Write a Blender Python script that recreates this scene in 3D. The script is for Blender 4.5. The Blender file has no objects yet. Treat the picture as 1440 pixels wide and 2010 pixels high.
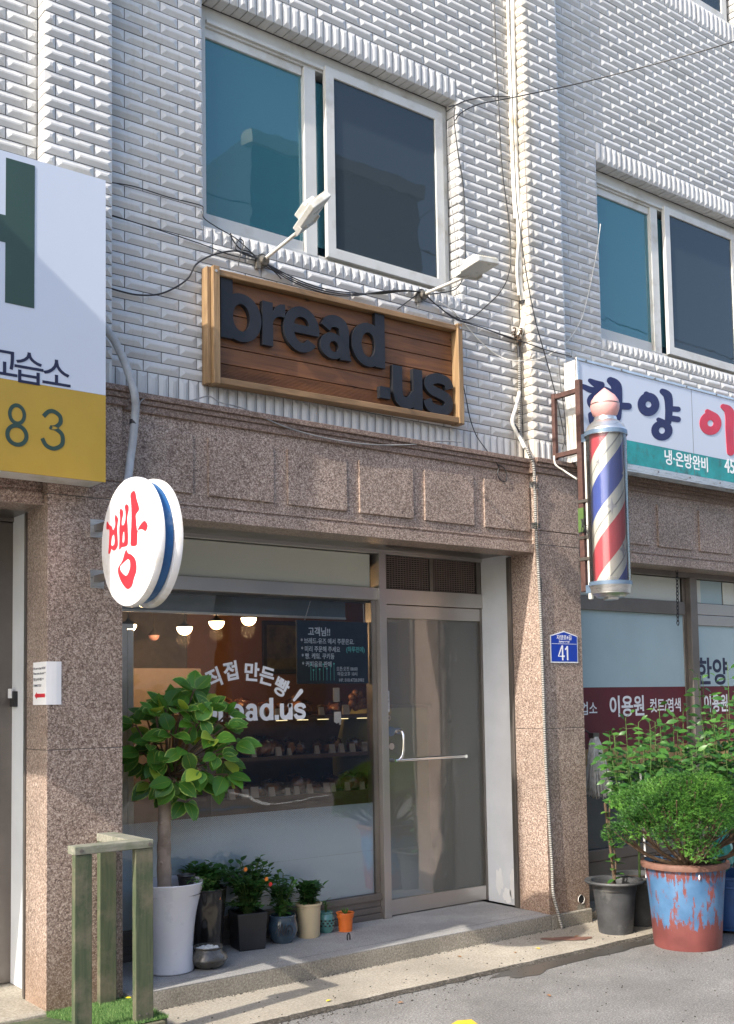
import bpy, bmesh, math, random
from mathutils import Vector, Matrix, noise
R = math.radians
random.seed(7)
scene = bpy.context.scene
COL = scene.collection

# ------------------------------------------------------------------ camera, world, sun, exposure
F, YAW, PITCH, ROLL = 2164.5, 0.65821, 0.070483, -0.016747      # focal length in photo pixels, angles
CAM = Vector((0, -5.8073, 1.695)); PCX, PCY = 720.0, 1219.88     # principal point (the photo is a crop)
fw = Vector((math.sin(YAW)*math.cos(PITCH), math.cos(YAW)*math.cos(PITCH), math.sin(PITCH)))
rt = Vector((math.cos(YAW), -math.sin(YAW), 0)); up = rt.cross(fw)
r2 = math.cos(ROLL)*rt + math.sin(ROLL)*up; u2 = -math.sin(ROLL)*rt + math.cos(ROLL)*up
cam = bpy.data.cameras.new('camera'); camo = bpy.data.objects.new('camera', cam); COL.objects.link(camo)
cam.sensor_fit = 'HORIZONTAL'; cam.sensor_width = 36; cam.lens = F/1440*36
cam.shift_y = (PCY-1005)/1440; cam.clip_start = .05; cam.clip_end = 500
camo.matrix_world = Matrix(((r2.x, u2.x, -fw.x, CAM.x), (r2.y, u2.y, -fw.y, CAM.y), (r2.z, u2.z, -fw.z, CAM.z), (0, 0, 0, 1)))
scene.camera = camo

def ray(x, y): return r2*((x-PCX)/F) - u2*((y-PCY)/F) + fw
def at(x, y, Y=0.0):                      # the point of the vertical plane at depth Y seen at photo position x, y
    d = ray(x, y); return CAM + d*((Y-CAM.y)/d.y)
def atX(x, y, X): d = ray(x, y); return CAM + d*((X-CAM.x)/d.x)
def atZ(x, y, Z): d = ray(x, y); return CAM + d*((Z-CAM.z)/d.z)

SUN = Vector((-1, -.165, .75)).normalized()          # towards the sun
world = bpy.data.worlds.new('World'); scene.world = world; world.use_nodes = True
nt = world.node_tree; bg = nt.nodes['Background']
sky = nt.nodes.new('ShaderNodeTexSky'); sky.sky_type = 'NISHITA'; sky.sun_disc = False
sky.sun_elevation = math.asin(SUN.z); sky.sun_rotation = math.atan2(SUN.x, SUN.y)
sky.air_density = 1.0; sky.dust_density = 2.5; sky.ozone_density = 1.0
nt.links.new(sky.outputs[0], bg.inputs[0]); bg.inputs[1].default_value = .15
sl = bpy.data.lights.new('sun', 'SUN'); sl.energy = 2.65; sl.angle = R(.6); sl.color = (1, .93, .83)
so = bpy.data.objects.new('sun', sl); COL.objects.link(so); so.location = (-8, -4, 12)
so.rotation_euler = (-SUN).to_track_quat('-Z', 'Y').to_euler()
scene.view_settings.view_transform = 'Standard'; scene.view_settings.look = 'None'
scene.view_settings.exposure = 1.42; scene.view_settings.gamma = 1

# ------------------------------------------------------------------ materials
def newmat(name):
    m = bpy.data.materials.new(name); m.use_nodes = True
    return m, m.node_tree, m.node_tree.nodes['Principled BSDF']
def N(t, kind, **kw):
    n = t.nodes.new(kind)
    for k, v in kw.items(): setattr(n, k, v)
    return n
def coords(t, scale=(1, 1, 1), what='Object'):
    tc = N(t, 'ShaderNodeTexCoord'); mp = N(t, 'ShaderNodeMapping'); mp.inputs['Scale'].default_value = scale
    t.links.new(tc.outputs[what], mp.inputs[0]); return mp.outputs[0]
def noise_(t, vec, scale, detail=4, rough=.5):
    n = N(t, 'ShaderNodeTexNoise'); n.inputs['Scale'].default_value = scale; n.inputs['Detail'].default_value = detail
    n.inputs['Roughness'].default_value = rough; t.links.new(vec, n.inputs['Vector']); return n.outputs['Fac']
def ramp(t, fac, stops, interp='LINEAR'):
    r = N(t, 'ShaderNodeValToRGB'); r.color_ramp.interpolation = interp
    e = r.color_ramp.elements
    while len(e) < len(stops): e.new(.5)
    for k, (p, c) in enumerate(stops):
        e[k].position = p; e[k].color = (*c, 1) if len(c) == 3 else c
    t.links.new(fac, r.inputs[0]); return r.outputs[0]
def mixc(t, a, b, fac, mode='MIX'):
    m = N(t, 'ShaderNodeMix', data_type='RGBA', blend_type=mode)
    for s, v in ((m.inputs[0], fac), (m.inputs[6], a), (m.inputs[7], b)):
        if hasattr(v, 'links') or hasattr(v, 'is_linked'): t.links.new(v, s)
        else: s.default_value = (*v, 1) if isinstance(v, tuple) else v
    return m.outputs[2]
def math_(t, op, a, b=0.0, c=None):
    m = N(t, 'ShaderNodeMath', operation=op)
    for s, v in zip(m.inputs, (a, b, c)):
        if v is None: continue
        if hasattr(v, 'is_linked'): t.links.new(v, s)
        else: s.default_value = v
    return m.outputs[0]
def bump(t, b, h, strength=.3, dist=.01):
    n = N(t, 'ShaderNodeBump'); n.inputs['Strength'].default_value = strength; n.inputs['Distance'].default_value = dist
    t.links.new(h, n.inputs['Height']); t.links.new(n.outputs[0], b.inputs['Normal'])
M = {}
def plain(name, col, rough=.5, metal=0, var=.12, vscale=6, bmp=0, bscale=60, spec=.5, coat=0, stretch=(1, 1, 1), dirt=None, dscale=3):
    m, t, b = newmat(name); v = coords(t, stretch)
    n = noise_(t, v, vscale, 5, .6)
    lo = tuple(c*(1-var) for c in col); hi = tuple(min(1, c*(1+var)) for c in col)
    c = ramp(t, n, [(.3, lo), (.7, hi)])
    if dirt:
        d = noise_(t, v, dscale, 6, .65); f = ramp(t, d, [(.52, (0, 0, 0)), (.7, (1, 1, 1))])
        c = mixc(t, c, dirt, f)
    t.links.new(c, b.inputs['Base Color'])
    if var > .02:
        r = ramp(t, noise_(t, v, vscale*3, 3), [(.3, (rough*.85,)*3), (.7, (min(1, rough*1.15),)*3)])
        t.links.new(r, b.inputs['Roughness'])
    else: b.inputs['Roughness'].default_value = rough
    b.inputs['Metallic'].default_value = metal; b.inputs['Specular IOR Level'].default_value = spec
    b.inputs['Coat Weight'].default_value = coat
    if bmp: bump(t, b, noise_(t, v, bscale, 4), bmp, .004)
    M[name] = m; return m

def mat_tile():
    m, t, b = newmat('glazed_tile'); v = coords(t)
    a = N(t, 'ShaderNodeAttribute', attribute_name='tint')
    n = noise_(t, v, 2.2, 5, .6)
    c = ramp(t, n, [(.3, (.51, .51, .505)), (.75, (.615, .61, .60))])
    c = mixc(t, c, a.outputs['Color'], 1.0, 'MULTIPLY')
    st = noise_(t, coords(t, (9, 9, .9)), 3, 5, .7); f = ramp(t, st, [(.53, (0, 0, 0)), (.76, (.42, .42, .42))])
    c = mixc(t, c, (.34, .31, .26), f)
    g = N(t, 'ShaderNodeNewGeometry'); sx = N(t, 'ShaderNodeSeparateXYZ'); t.links.new(g.outputs['Position'], sx.inputs[0])
    near = math_(t, 'SUBTRACT', 1.0, math_(t, 'MULTIPLY', math_(t, 'ABSOLUTE', math_(t, 'SUBTRACT', sx.outputs['X'], 5.99)), 6.5))
    near = math_(t, 'MULTIPLY', math_(t, 'MAXIMUM', near, 0.0), math_(t, 'ADD', noise_(t, coords(t, (6, 6, 2)), 3, 5, .7), .1))
    c = mixc(t, c, (.55, .47, .35), math_(t, 'MINIMUM', near, .5))
    c = mixc(t, c, (.30, .285, .26), ramp(t, noise_(t, v, 26, 7, .8), [(.66, (0, 0, 0)), (.74, (.5, .5, .5))]))
    t.links.new(c, b.inputs['Base Color']); b.inputs['Roughness'].default_value = .26
    b.inputs['Specular IOR Level'].default_value = .45
    bump(t, b, noise_(t, v, 60, 3), .06, .004)
    M['tile'] = m
def mat_granite(name, dark, mid, light, bias=0):
    m, t, b = newmat(name); v = coords(t)
    vo = N(t, 'ShaderNodeTexVoronoi'); vo.inputs['Scale'].default_value = 165; t.links.new(v, vo.inputs['Vector'])
    hs = N(t, 'ShaderNodeSeparateColor'); t.links.new(vo.outputs['Color'], hs.inputs[0])
    c = ramp(t, hs.outputs[0], [(0, dark), (.34+bias, mid), (.74+bias, light)], 'CONSTANT')
    n2 = noise_(t, v, 58, 6, .75); c2 = ramp(t, n2, [(.38, dark), (.5, mid), (.63, light)])
    c = mixc(t, c, c2, .45)
    big = ramp(t, noise_(t, v, 2.4, 4, .6), [(.3, (.80, .78, .76)), (.7, (1.10, 1.07, 1.05))])
    c = mixc(t, c, big, 1.0, 'MULTIPLY')
    # rusty stain climbing from the pavement
    sx = N(t, 'ShaderNodeSeparateXYZ'); g = N(t, 'ShaderNodeNewGeometry'); t.links.new(g.outputs['Position'], sx.inputs[0])
    h = math_(t, 'SUBTRACT', 1.0, math_(t, 'MULTIPLY', sx.outputs['Z'], 1.9)); h = math_(t, 'MULTIPLY', math_(t, 'MAXIMUM', h, 0.0), noise_(t, v, 7, 5, .7))
    c = mixc(t, c, (.22, .13, .075), math_(t, 'MINIMUM', h, .5))
    t.links.new(c, b.inputs['Base Color']); b.inputs['Roughness'].default_value = .38
    b.inputs['Specular IOR Level'].default_value = .35
    bump(t, b, n2, .08, .002)
    M[name] = m
def mat_wood(name, c1, c2, scale=1, rough=.6, along='x', knots=True, dirt=None):
    m, t, b = newmat(name)
    st = {'x': (1.2, 14, 14), 'z': (14, 14, 1.2), 'y': (14, 1.2, 14)}[along]
    v = coords(t, tuple(s*scale for s in st)); n = noise_(t, v, 3, 8, .65)
    w = N(t, 'ShaderNodeTexNoise'); w.inputs['Scale'].default_value = 1.3; w.inputs['Distortion'].default_value = 2.5
    t.links.new(v, w.inputs['Vector'])
    c = ramp(t, n, [(.3, c1), (.62, c2)]); c = mixc(t, c, ramp(t, w.outputs['Fac'], [(.35, c1), (.65, c2)]), .5)
    if knots:
        vo = N(t, 'ShaderNodeTexVoronoi'); vo.inputs['Scale'].default_value = 3.3; t.links.new(coords(t, tuple(1 if s < 2 else 2.2 for s in st)), vo.inputs['Vector'])
        k = ramp(t, vo.outputs['Distance'], [(.03, (1, 1, 1)), (.1, (0, 0, 0))]); c = mixc(t, c, tuple(x*.3 for x in c1), k)
    if dirt:
        d = ramp(t, noise_(t, coords(t), 4, 6, .7), [(.48, (0, 0, 0)), (.68, (1, 1, 1))]); c = mixc(t, c, dirt, d)
    t.links.new(c, b.inputs['Base Color']); b.inputs['Roughness'].default_value = rough
    bump(t, b, n, .35, .004); M[name] = m
def mat_glass(name, tint=(1, 1, 1), refl=(1, 1, 1), ior=1.5, haze=0, hazecol=(.5, .5, .5), rough=0.0):
    m, t, b = newmat(name); t.nodes.remove(b); out = t.nodes['Material Output']
    tr = N(t, 'ShaderNodeBsdfTransparent'); tr.inputs[0].default_value = (*tint, 1)
    gl = N(t, 'ShaderNodeBsdfGlossy'); gl.inputs['Color'].default_value = (*refl, 1); gl.inputs['Roughness'].default_value = rough
    fr = N(t, 'ShaderNodeFresnel'); fr.inputs[0].default_value = ior
    bp_ = N(t, 'ShaderNodeBump'); bp_.inputs['Strength'].default_value = .035; bp_.inputs['Distance'].default_value = .02; t.links.new(noise_(t, coords(t), 3.5, 2), bp_.inputs['Height']); t.links.new(bp_.outputs[0], gl.inputs['Normal'])
    mx = N(t, 'ShaderNodeMixShader'); t.links.new(fr.outputs[0], mx.inputs[0]); t.links.new(tr.outputs[0], mx.inputs[1]); t.links.new(gl.outputs[0], mx.inputs[2])
    o = mx.outputs[0]
    if haze:
        df = N(t, 'ShaderNodeBsdfDiffuse'); df.inputs[0].default_value = (*hazecol, 1)
        m2 = N(t, 'ShaderNodeMixShader'); m2.inputs[0].default_value = haze
        t.links.new(o, m2.inputs[1]); t.links.new(df.outputs[0], m2.inputs[2]); o = m2.outputs[0]
    t.links.new(o, out.inputs[0]); M[name] = m
def mat_emit(name, col, s):
    m, t, b = newmat(name); b.inputs['Base Color'].default_value = (*col, 1)
    b.inputs['Emission Color'].default_value = (*col, 1); b.inputs['Emission Strength'].default_value = s; M[name] = m

mat_tile()
plain('grout', (.085, .082, .078), .9, var=.3, vscale=20)
mat_granite('granite', (.10, .068, .055), (.285, .215, .177), (.56, .475, .41))
mat_granite('granite_cap', (.09, .06, .045), (.20, .145, .12), (.36, .28, .24))
plain('white_frame', (.55, .55, .525), .4, var=.08, vscale=3, dirt=(.42, .40, .35), dscale=4)
plain('plaster', (.66, .68, .70), .7, var=.06, vscale=4, bmp=.1)
plain('plaster_peel', (.80, .80, .78), .8, var=.05)
plain('steel', (.56, .53, .50), .34, .85, var=.05, vscale=1.2)
plain('steel_dark', (.24, .22, .20), .38, .85, var=.2, vscale=2)
plain('steel_brown', (.20, .175, .155), .42, .6, var=.15, vscale=3)
plain('chrome', (.8, .8, .8), .12, 1, var=.03)
plain('alu', (.66, .66, .65), .32, .9, var=.1, stretch=(1, 1, 8), dirt=(.35, .33, .3), dscale=8)
plain('black_plastic', (.022, .022, .024), .45, var=.3)
plain('cable_black', (.02, .02, .022), .5, var=.3)
plain('cable_grey', (.22, .22, .22), .5, var=.3)
plain('cable_white', (.62, .60, .55), .5, var=.15)
plain('tape_pipe', (.66, .64, .58), .5, var=.16, vscale=14, bmp=.4, bscale=30, dirt=(.4, .32, .2), dscale=9)
plain('tape_grey', (.34, .36, .38), .5, var=.16, vscale=14, bmp=.5, bscale=25)
mat_wood('sign_plank', (.075, .030, .012), (.20, .080, .028), .6, .55)
mat_wood('frame_x', (.12, .070, .032), (.29, .175, .085), .8, .6, 'x')
mat_wood('frame_z', (.17, .10, .045), (.36, .235, .12), .8, .6, 'z')
plain('letter_black', (.010, .011, .015), .5, var=.25, vscale=9)
mat_wood('rail_green', (.030, .050, .026), (.085, .100, .052), 1, .65, 'z', dirt=(.15, .13, .09))
mat_wood('rail_grey', (.13, .13, .10), (.30, .29, .24), 1, .7, 'x', knots=False, dirt=(.10, .12, .07))
plain('white_sign', (.52, .57, .66), .3, var=.008)
plain('white_acrylic', (.80, .80, .81), .22, var=.03, vscale=2, coat=.3, dirt=(.62, .58, .50), dscale=5)
plain('sign_yellow', (.42, .275, .038), .35, var=.04)
plain('sign_green', (.030, .062, .048), .35, var=.05)
plain('navy', (.010, .011, .075), .4, var=.15)
plain('text_navy', (.015, .017, .05), .4)
plain('red_letter', (.62, .03, .045), .35, var=.12)
plain('barber_red', (.55, .03, .06), .4, var=.12)
plain('teal_paint', (.02, .27, .27), .45, var=.25, dirt=(.05, .10, .10), dscale=7)
plain('blue_rim', (.015, .10, .27), .4, var=.2, vscale=10, dirt=(.35, .42, .5), dscale=3)
plain('ivory_metal', (.58, .575, .54), .45, var=.1, dirt=(.45, .42, .34), dscale=5)
plain('rust_iron', (.075, .035, .028), .7, var=.35, vscale=20, bmp=.3)
plain('blue_strap', (.13, .19, .27), .4, .3, var=.15)
plain('pink_ball', (.62, .33, .31), .45, var=.1, vscale=2)
plain('plate_blue', (.008, .045, .36), .35, var=.08)
plain('white_paint', (.80, .80, .80), .45, var=.05)
plain('paper', (.78, .78, .78), .7, var=.04, bmp=.15, bscale=12)
plain('soil', (.045, .028, .018), .95, var=.5, vscale=40, bmp=.8, bscale=60)
plain('white_pot', (.60, .61, .66), .3, var=.04, vscale=3, coat=.3)
plain('black_glaze', (.022, .019, .017), .16, var=.6, vscale=5, coat=.6, dirt=(.09, .075, .06), dscale=3)
plain('grey_glaze', (.07, .065, .055), .3, var=.4, vscale=10, dirt=(.22, .2, .17), dscale=8, coat=.4)
plain('blue_glaze', (.045, .075, .105), .22, var=.4, vscale=6, coat=.5)
plain('beige_pot', (.56, .45, .28), .45, var=.05)
plain('teal_glaze', (.10, .26, .23), .25, var=.3, vscale=8, coat=.4)
plain('orange_pot', (.72, .16, .025), .45, var=.08)
plain('grey_pot', (.045, .047, .050), .6, var=.3, vscale=8, dirt=(.12, .12, .115), dscale=5)
plain('pebble', (.66, .65, .62), .5, var=.15, vscale=20)
plain('bark_pale', (.34, .26, .20), .8, var=.25, vscale=9, bmp=.4, bscale=18, dirt=(.18, .13, .09), dscale=5)
plain('twig', (.10, .065, .04), .85, var=.3, vscale=20)
plain('stem_green', (.07, .13, .03), .6, var=.2)
plain('mop_yarn', (.55, .53, .50), .95, var=.25, vscale=30, bmp=.5, bscale=90)
plain('interior_brown', (.20, .085, .035), .8, var=.1, vscale=2)
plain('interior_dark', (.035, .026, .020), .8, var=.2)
plain('interior_pink', (.22, .17, .15), .8, var=.08)
plain('interior_olive', (.36, .32, .12), .6, var=.1)
plain('canvas', (.10, .075, .025), .5, var=.7, vscale=7)
plain('shelf_wood', (.10, .05, .025), .6, var=.2)
plain('bread_crust', (.30, .12, .035), .5, var=.5, vscale=25, coat=.6)
plain('card', (.42, .35, .28), .7, var=.1)
plain('chalkboard', (.012, .016, .024), .6, var=.2)
plain('chalk_white', (.80, .80, .80), .7, var=.05)
plain('chalk_green', (.15, .60, .50), .7)
plain('film_white', (.62, .72, .80), .5, var=.03)
plain('film_maroon', (.12, .012, .022), .35, var=.1)
plain('film_tan', (.35, .22, .09), .4, var=.1)
plain('film_pale', (.36, .47, .49), .35, var=.08, vscale=1.5)
plain('film_cream', (.58, .60, .53), .35, var=.04, vscale=1.5)
plain('blind_grey', (.14, .17, .19), .7, var=.05)
plain('mesh_dark', (.03, .024, .02), .6, var=.3)
plain('yellow_paint', (.70, .45, .03), .7, var=.15, vscale=30)
plain('road_white', (.85, .85, .82), .75, var=.12, vscale=30)
plain('road_blue', (.05, .22, .36), .75, var=.1)
plain('dead_leaf', (.32, .15, .05), .8, var=.3)
plain('yellow_petal', (.80, .62, .02), .6)
plain('orange_petal', (.75, .22, .02), .6)
plain('red_petal', (.62, .03, .02), .6)
plain('opp_wall', (.30, .24, .20), .85, var=.1, vscale=2)
plain('opp_wall2', (.42, .40, .37), .85, var=.1, vscale=2)
plain('opp_glass', (.03, .05, .06), .15)
plain('teal_bag', (.05, .38, .34), .35, var=.25, bmp=.8, bscale=9)
plain('blue_crate', (.015, .07, .22), .5, var=.2)
plain('curtain', (.20, .42, .50), .9, var=.2, vscale=1.5, stretch=(6, 6, .5))
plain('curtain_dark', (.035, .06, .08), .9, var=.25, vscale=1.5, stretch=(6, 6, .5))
plain('led_glass', (.42, .44, .42), .3, var=.1, bmp=.5, bscale=80)
plain('silver_film', (.42, .42, .43), .3, .3)
mat_glass('clear_glass', (.97, .98, .98), (1, 1, 1), 1.48)
mat_glass('door_glass', (.95, .96, .96), (1, 1, 1), 1.5, .15, (.50, .50, .45))
mat_glass('teal_glass', (.52, .84, .90), (.8, .98, 1.0), 2.0, .30, (.11, .35, .42))
mat_glass('screen', (.34, .40, .46), (.8, .9, 1), 1.6, .42, (.085, .115, .135))
mat_glass('acrylic_tube', (.90, .91, .92), (1, 1, 1), 1.45, .03, (.6, .62, .62))
mat_glass('cellophane', (.9, .85, .8), (1, 1, 1), 1.6, rough=.08)
mat_emit('lamp_glow', (1, .72, .38), 7)
mat_emit('tube_glow', (1, .80, .40), .7)

def mat_dots(name, z0, z1, s0, s1, pitch=.0125):
    # printed film: white dots that shrink from z0 (solid) to z1
    m, t, b = newmat(name); out = t.nodes['Material Output']
    g = N(t, 'ShaderNodeNewGeometry'); sx = N(t, 'ShaderNodeSeparateXYZ'); t.links.new(g.outputs['Position'], sx.inputs[0])
    X, Z = sx.outputs['X'], sx.outputs['Z']
    a = math_(t, 'MULTIPLY', math_(t, 'ADD', X, Z), 1/pitch); c = math_(t, 'MULTIPLY', math_(t, 'SUBTRACT', X, Z), 1/pitch)
    fa = math_(t, 'SUBTRACT', math_(t, 'FRACT', a), .5); fc = math_(t, 'SUBTRACT', math_(t, 'FRACT', c), .5)
    d = math_(t, 'SQRT', math_(t, 'ADD', math_(t, 'MULTIPLY', fa, fa), math_(t, 'MULTIPLY', fc, fc)))
    mr = N(t, 'ShaderNodeMapRange'); t.links.new(Z, mr.inputs[0])
    for k, v in zip((1, 2, 3, 4), (z0, z1, s0, s1)): mr.inputs[k].default_value = v
    on = math_(t, 'LESS_THAN', d, mr.outputs[0])
    tr = N(t, 'ShaderNodeBsdfTransparent'); mx = N(t, 'ShaderNodeMixShader')
    b.inputs['Base Color'].default_value = (.62, .72, .80, 1); b.inputs['Roughness'].default_value = .5
    t.links.new(on, mx.inputs[0]); t.links.new(tr.outputs[0], mx.inputs[1]); t.links.new(b.outputs[0], mx.inputs[2]); t.links.new(mx.outputs[0], out.inputs[0])
    M[name] = m
mat_dots('window_dots', .58, 1.0, .74, .36); mat_dots('door_dots', .2, 1.0, .72, .10)

def mat_concrete(name, c1, c2, c3, fine=120, rough=.85, bmp=.5):
    m, t, b = newmat(name); v = coords(t)
    n = noise_(t, v, fine, 5, .8); g = noise_(t, v, 2.0, 6, .65)
    c = ramp(t, n, [(.34, c1), (.5, c2), (.66, c3)])
    c = mixc(t, c, ramp(t, g, [(.3, (.74, .73, .71)), (.7, (1.1, 1.09, 1.07))]), 1.0, 'MULTIPLY')
    d = ramp(t, noise_(t, v, 9, 6, .75), [(.58, (0, 0, 0)), (.72, (.4, .4, .4))]); c = mixc(t, c, tuple(x*.55 for x in c1), d)
    vo = N(t, 'ShaderNodeTexVoronoi'); vo.inputs['Scale'].default_value = fine*.8; t.links.new(v, vo.inputs['Vector'])
    k = ramp(t, vo.outputs['Distance'], [(.12, (.75, .75, .75)), (.26, (0, 0, 0))]); c = mixc(t, c, c3, math_(t, 'MULTIPLY', k, .5))
    vc = N(t, 'ShaderNodeVectorMath', operation='ADD'); nz = N(t, 'ShaderNodeTexNoise'); nz.inputs['Scale'].default_value = 5; nz.inputs['Detail'].default_value = 6
    t.links.new(v, nz.inputs['Vector']); sc_ = N(t, 'ShaderNodeVectorMath', operation='SCALE'); sc_.inputs['Scale'].default_value = .22; t.links.new(nz.outputs['Color'], sc_.inputs[0])
    t.links.new(v, vc.inputs[0]); t.links.new(sc_.outputs[0], vc.inputs[1])
    vo2 = N(t, 'ShaderNodeTexVoronoi', feature='DISTANCE_TO_EDGE'); vo2.inputs['Scale'].default_value = .85; t.links.new(vc.outputs[0], vo2.inputs['Vector'])
    ck_ = ramp(t, vo2.outputs['Distance'], [(.0015, (.22, .22, .22)), (.004, (0, 0, 0))]); c = mixc(t, c, tuple(x*.35 for x in c1), ck_)
    pt = ramp(t, noise_(t, v, .9, 3, .5), [(.44, (0, 0, 0)), (.47, (.22, .22, .22))]); c = mixc(t, c, tuple(x*.8 for x in c1), pt)
    t.links.new(c, b.inputs['Base Color']); b.inputs['Roughness'].default_value = rough
    b.inputs['Specular IOR Level'].default_value = .25
    bump(t, b, n, bmp, .006); M[name] = m
mat_concrete('asphalt', (.105, .103, .100), (.21, .205, .20), (.42, .415, .40), 95)
mat_concrete('pavement', (.24, .215, .175), (.39, .355, .295), (.55, .51, .44), 70)
mat_concrete('step_top', (.20, .195, .19), (.36, .355, .345), (.58, .57, .56), 110, .7)
mat_concrete('step_face', (.16, .145, .115), (.31, .285, .24), (.52, .49, .43), 80)
mat_concrete('kerb_dark', (.03, .027, .022), (.075, .068, .058), (.19, .175, .155), 60, bmp=1)

def mat_leaf(name, dark, mid, light, edge=None, rough=.38, trans=.25):
    m, t, b = newmat(name); out = t.nodes['Material Output']
    a = N(t, 'ShaderNodeAttribute', attribute_name='tint'); sp = N(t, 'ShaderNodeSeparateColor'); t.links.new(a.outputs['Color'], sp.inputs[0])
    c = ramp(t, sp.outputs[0], [(0, dark), (.55, mid), (1, light)])
    if edge:
        n = noise_(t, coords(t), 45, 3, .6)
        e = math_(t, 'MULTIPLY', ramp(t, math_(t, 'ADD', sp.outputs[1], math_(t, 'MULTIPLY', math_(t, 'SUBTRACT', n, .5), .5)), [(.80, (0, 0, 0)), (.92, (1, 1, 1))]), sp.outputs[2])
        c = mixc(t, c, edge, e)
        rib = ramp(t, sp.outputs[1], [(0, (1, 1, 1)), (.035, (0, 0, 0))])
        c = mixc(t, c, light, math_(t, 'MULTIPLY', rib, .7))
    t.links.new(c, b.inputs['Base Color']); b.inputs['Roughness'].default_value = rough; b.inputs['Specular IOR Level'].default_value = .4
    tl = N(t, 'ShaderNodeBsdfTranslucent'); t.links.new(c, tl.inputs[0]); mx = N(t, 'ShaderNodeMixShader'); mx.inputs[0].default_value = trans
    t.links.new(b.outputs[0], mx.inputs[1]); t.links.new(tl.outputs[0], mx.inputs[2]); t.links.new(mx.outputs[0], out.inputs[0])
    M[name] = m
mat_leaf('ficus_leaf', (.042, .125, .020), (.11, .29, .038), (.42, .50, .05), (.42, .55, .12))
mat_leaf('small_leaf', (.02, .065, .018), (.05, .15, .03), (.15, .30, .06))
mat_leaf('pepper_leaf', (.022, .075, .016), (.05, .15, .026), (.13, .28, .055), trans=.3)
mat_leaf('yew_needle', (.018, .07, .012), (.06, .18, .025), (.15, .34, .055), rough=.5)
mat_leaf('turf_blade', (.05, .13, .03), (.13, .27, .075), (.32, .46, .17), rough=.6)

def mat_barrel():
    m, t, b = newmat('barrel_paint'); v = coords(t)
    n = math_(t, 'MULTIPLY_ADD', noise_(t, coords(t, (5, 5, 1.3)), 4.6, 9, .80), 2.6, -.8)
    sx = N(t, 'ShaderNodeSeparateXYZ'); t.links.new(coords(t), sx.inputs[0]); z = sx.outputs['Z']
    band = ramp(t, z, [(.10, (.05, .05, .05)), (.19, (.48, .48, .48)), (.27, (.66, .66, .66)), (.44, (.66, .66, .66)), (.50, (.36, .36, .36)), (.535, (.5, .5, .5)), (.56, (1, 1, 1))])
    f = ramp(t, math_(t, 'ADD', n, band), [(.965, (0, 0, 0)), (.985, (1, 1, 1))])
    red = ramp(t, noise_(t, v, 5, 5), [(.3, (.115, .032, .030)), (.7, (.21, .062, .055))])
    blue = ramp(t, noise_(t, v, 6, 5), [(.3, (.035, .10, .21)), (.7, (.085, .19, .34))])
    c = mixc(t, red, blue, f); t.links.new(c, b.inputs['Base Color']); b.inputs['Roughness'].default_value = .55
    bump(t, b, f, .3, .003); M['barrel'] = m
mat_barrel()
def mat_helix():
    m, t, b = newmat('barber_stripes'); v = coords(t)
    sx = N(t, 'ShaderNodeSeparateXYZ'); t.links.new(v, sx.inputs[0])
    ang = math_(t, 'MULTIPLY', math_(t, 'ARCTAN2', sx.outputs['Y'], sx.outputs['X']), 1/(2*math.pi))
    s = math_(t, 'FRACT', math_(t, 'ADD', math_(t, 'SUBTRACT', math_(t, 'MULTIPLY', sx.outputs['Z'], 1/.90), ang), 10.43))
    red, blue, w, g = (.50, .06, .08), (.045, .08, .33), (.60, .60, .52), (.26, .26, .25)
    c = ramp(t, s, [(0, red), (.275, w), (.365, g), (.385, w), (.50, blue), (.775, w), (.865, g), (.885, w)], 'CONSTANT')
    t.links.new(c, b.inputs['Base Color']); b.inputs['Roughness'].default_value = .35; M['helix'] = m
mat_helix()
def mat_ribbed():
    m, t, b = newmat('ribbed_conduit'); g = N(t, 'ShaderNodeNewGeometry'); sx = N(t, 'ShaderNodeSeparateXYZ'); t.links.new(g.outputs['Position'], sx.inputs[0])
    w = math_(t, 'SINE', math_(t, 'MULTIPLY', sx.outputs['Z'], 2*math.pi/.016))
    c = ramp(t, math_(t, 'MULTIPLY_ADD', w, .5, .5), [(.15, (.11, .105, .095)), (.5, (.33, .315, .285))])
    t.links.new(c, b.inputs['Base Color']); b.inputs['Roughness'].default_value = .5; bump(t, b, w, .6, .004); M['ribbed'] = m
mat_ribbed()
def mat_puddle():
    m, t, b = newmat('wet'); b.inputs['Base Color'].default_value = (.060, .056, .050, 1); b.inputs['Roughness'].default_value = .32; M['wet'] = m
mat_puddle()
plain('rust_stain', (.17, .085, .062), .7, var=.25, vscale=10)

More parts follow.
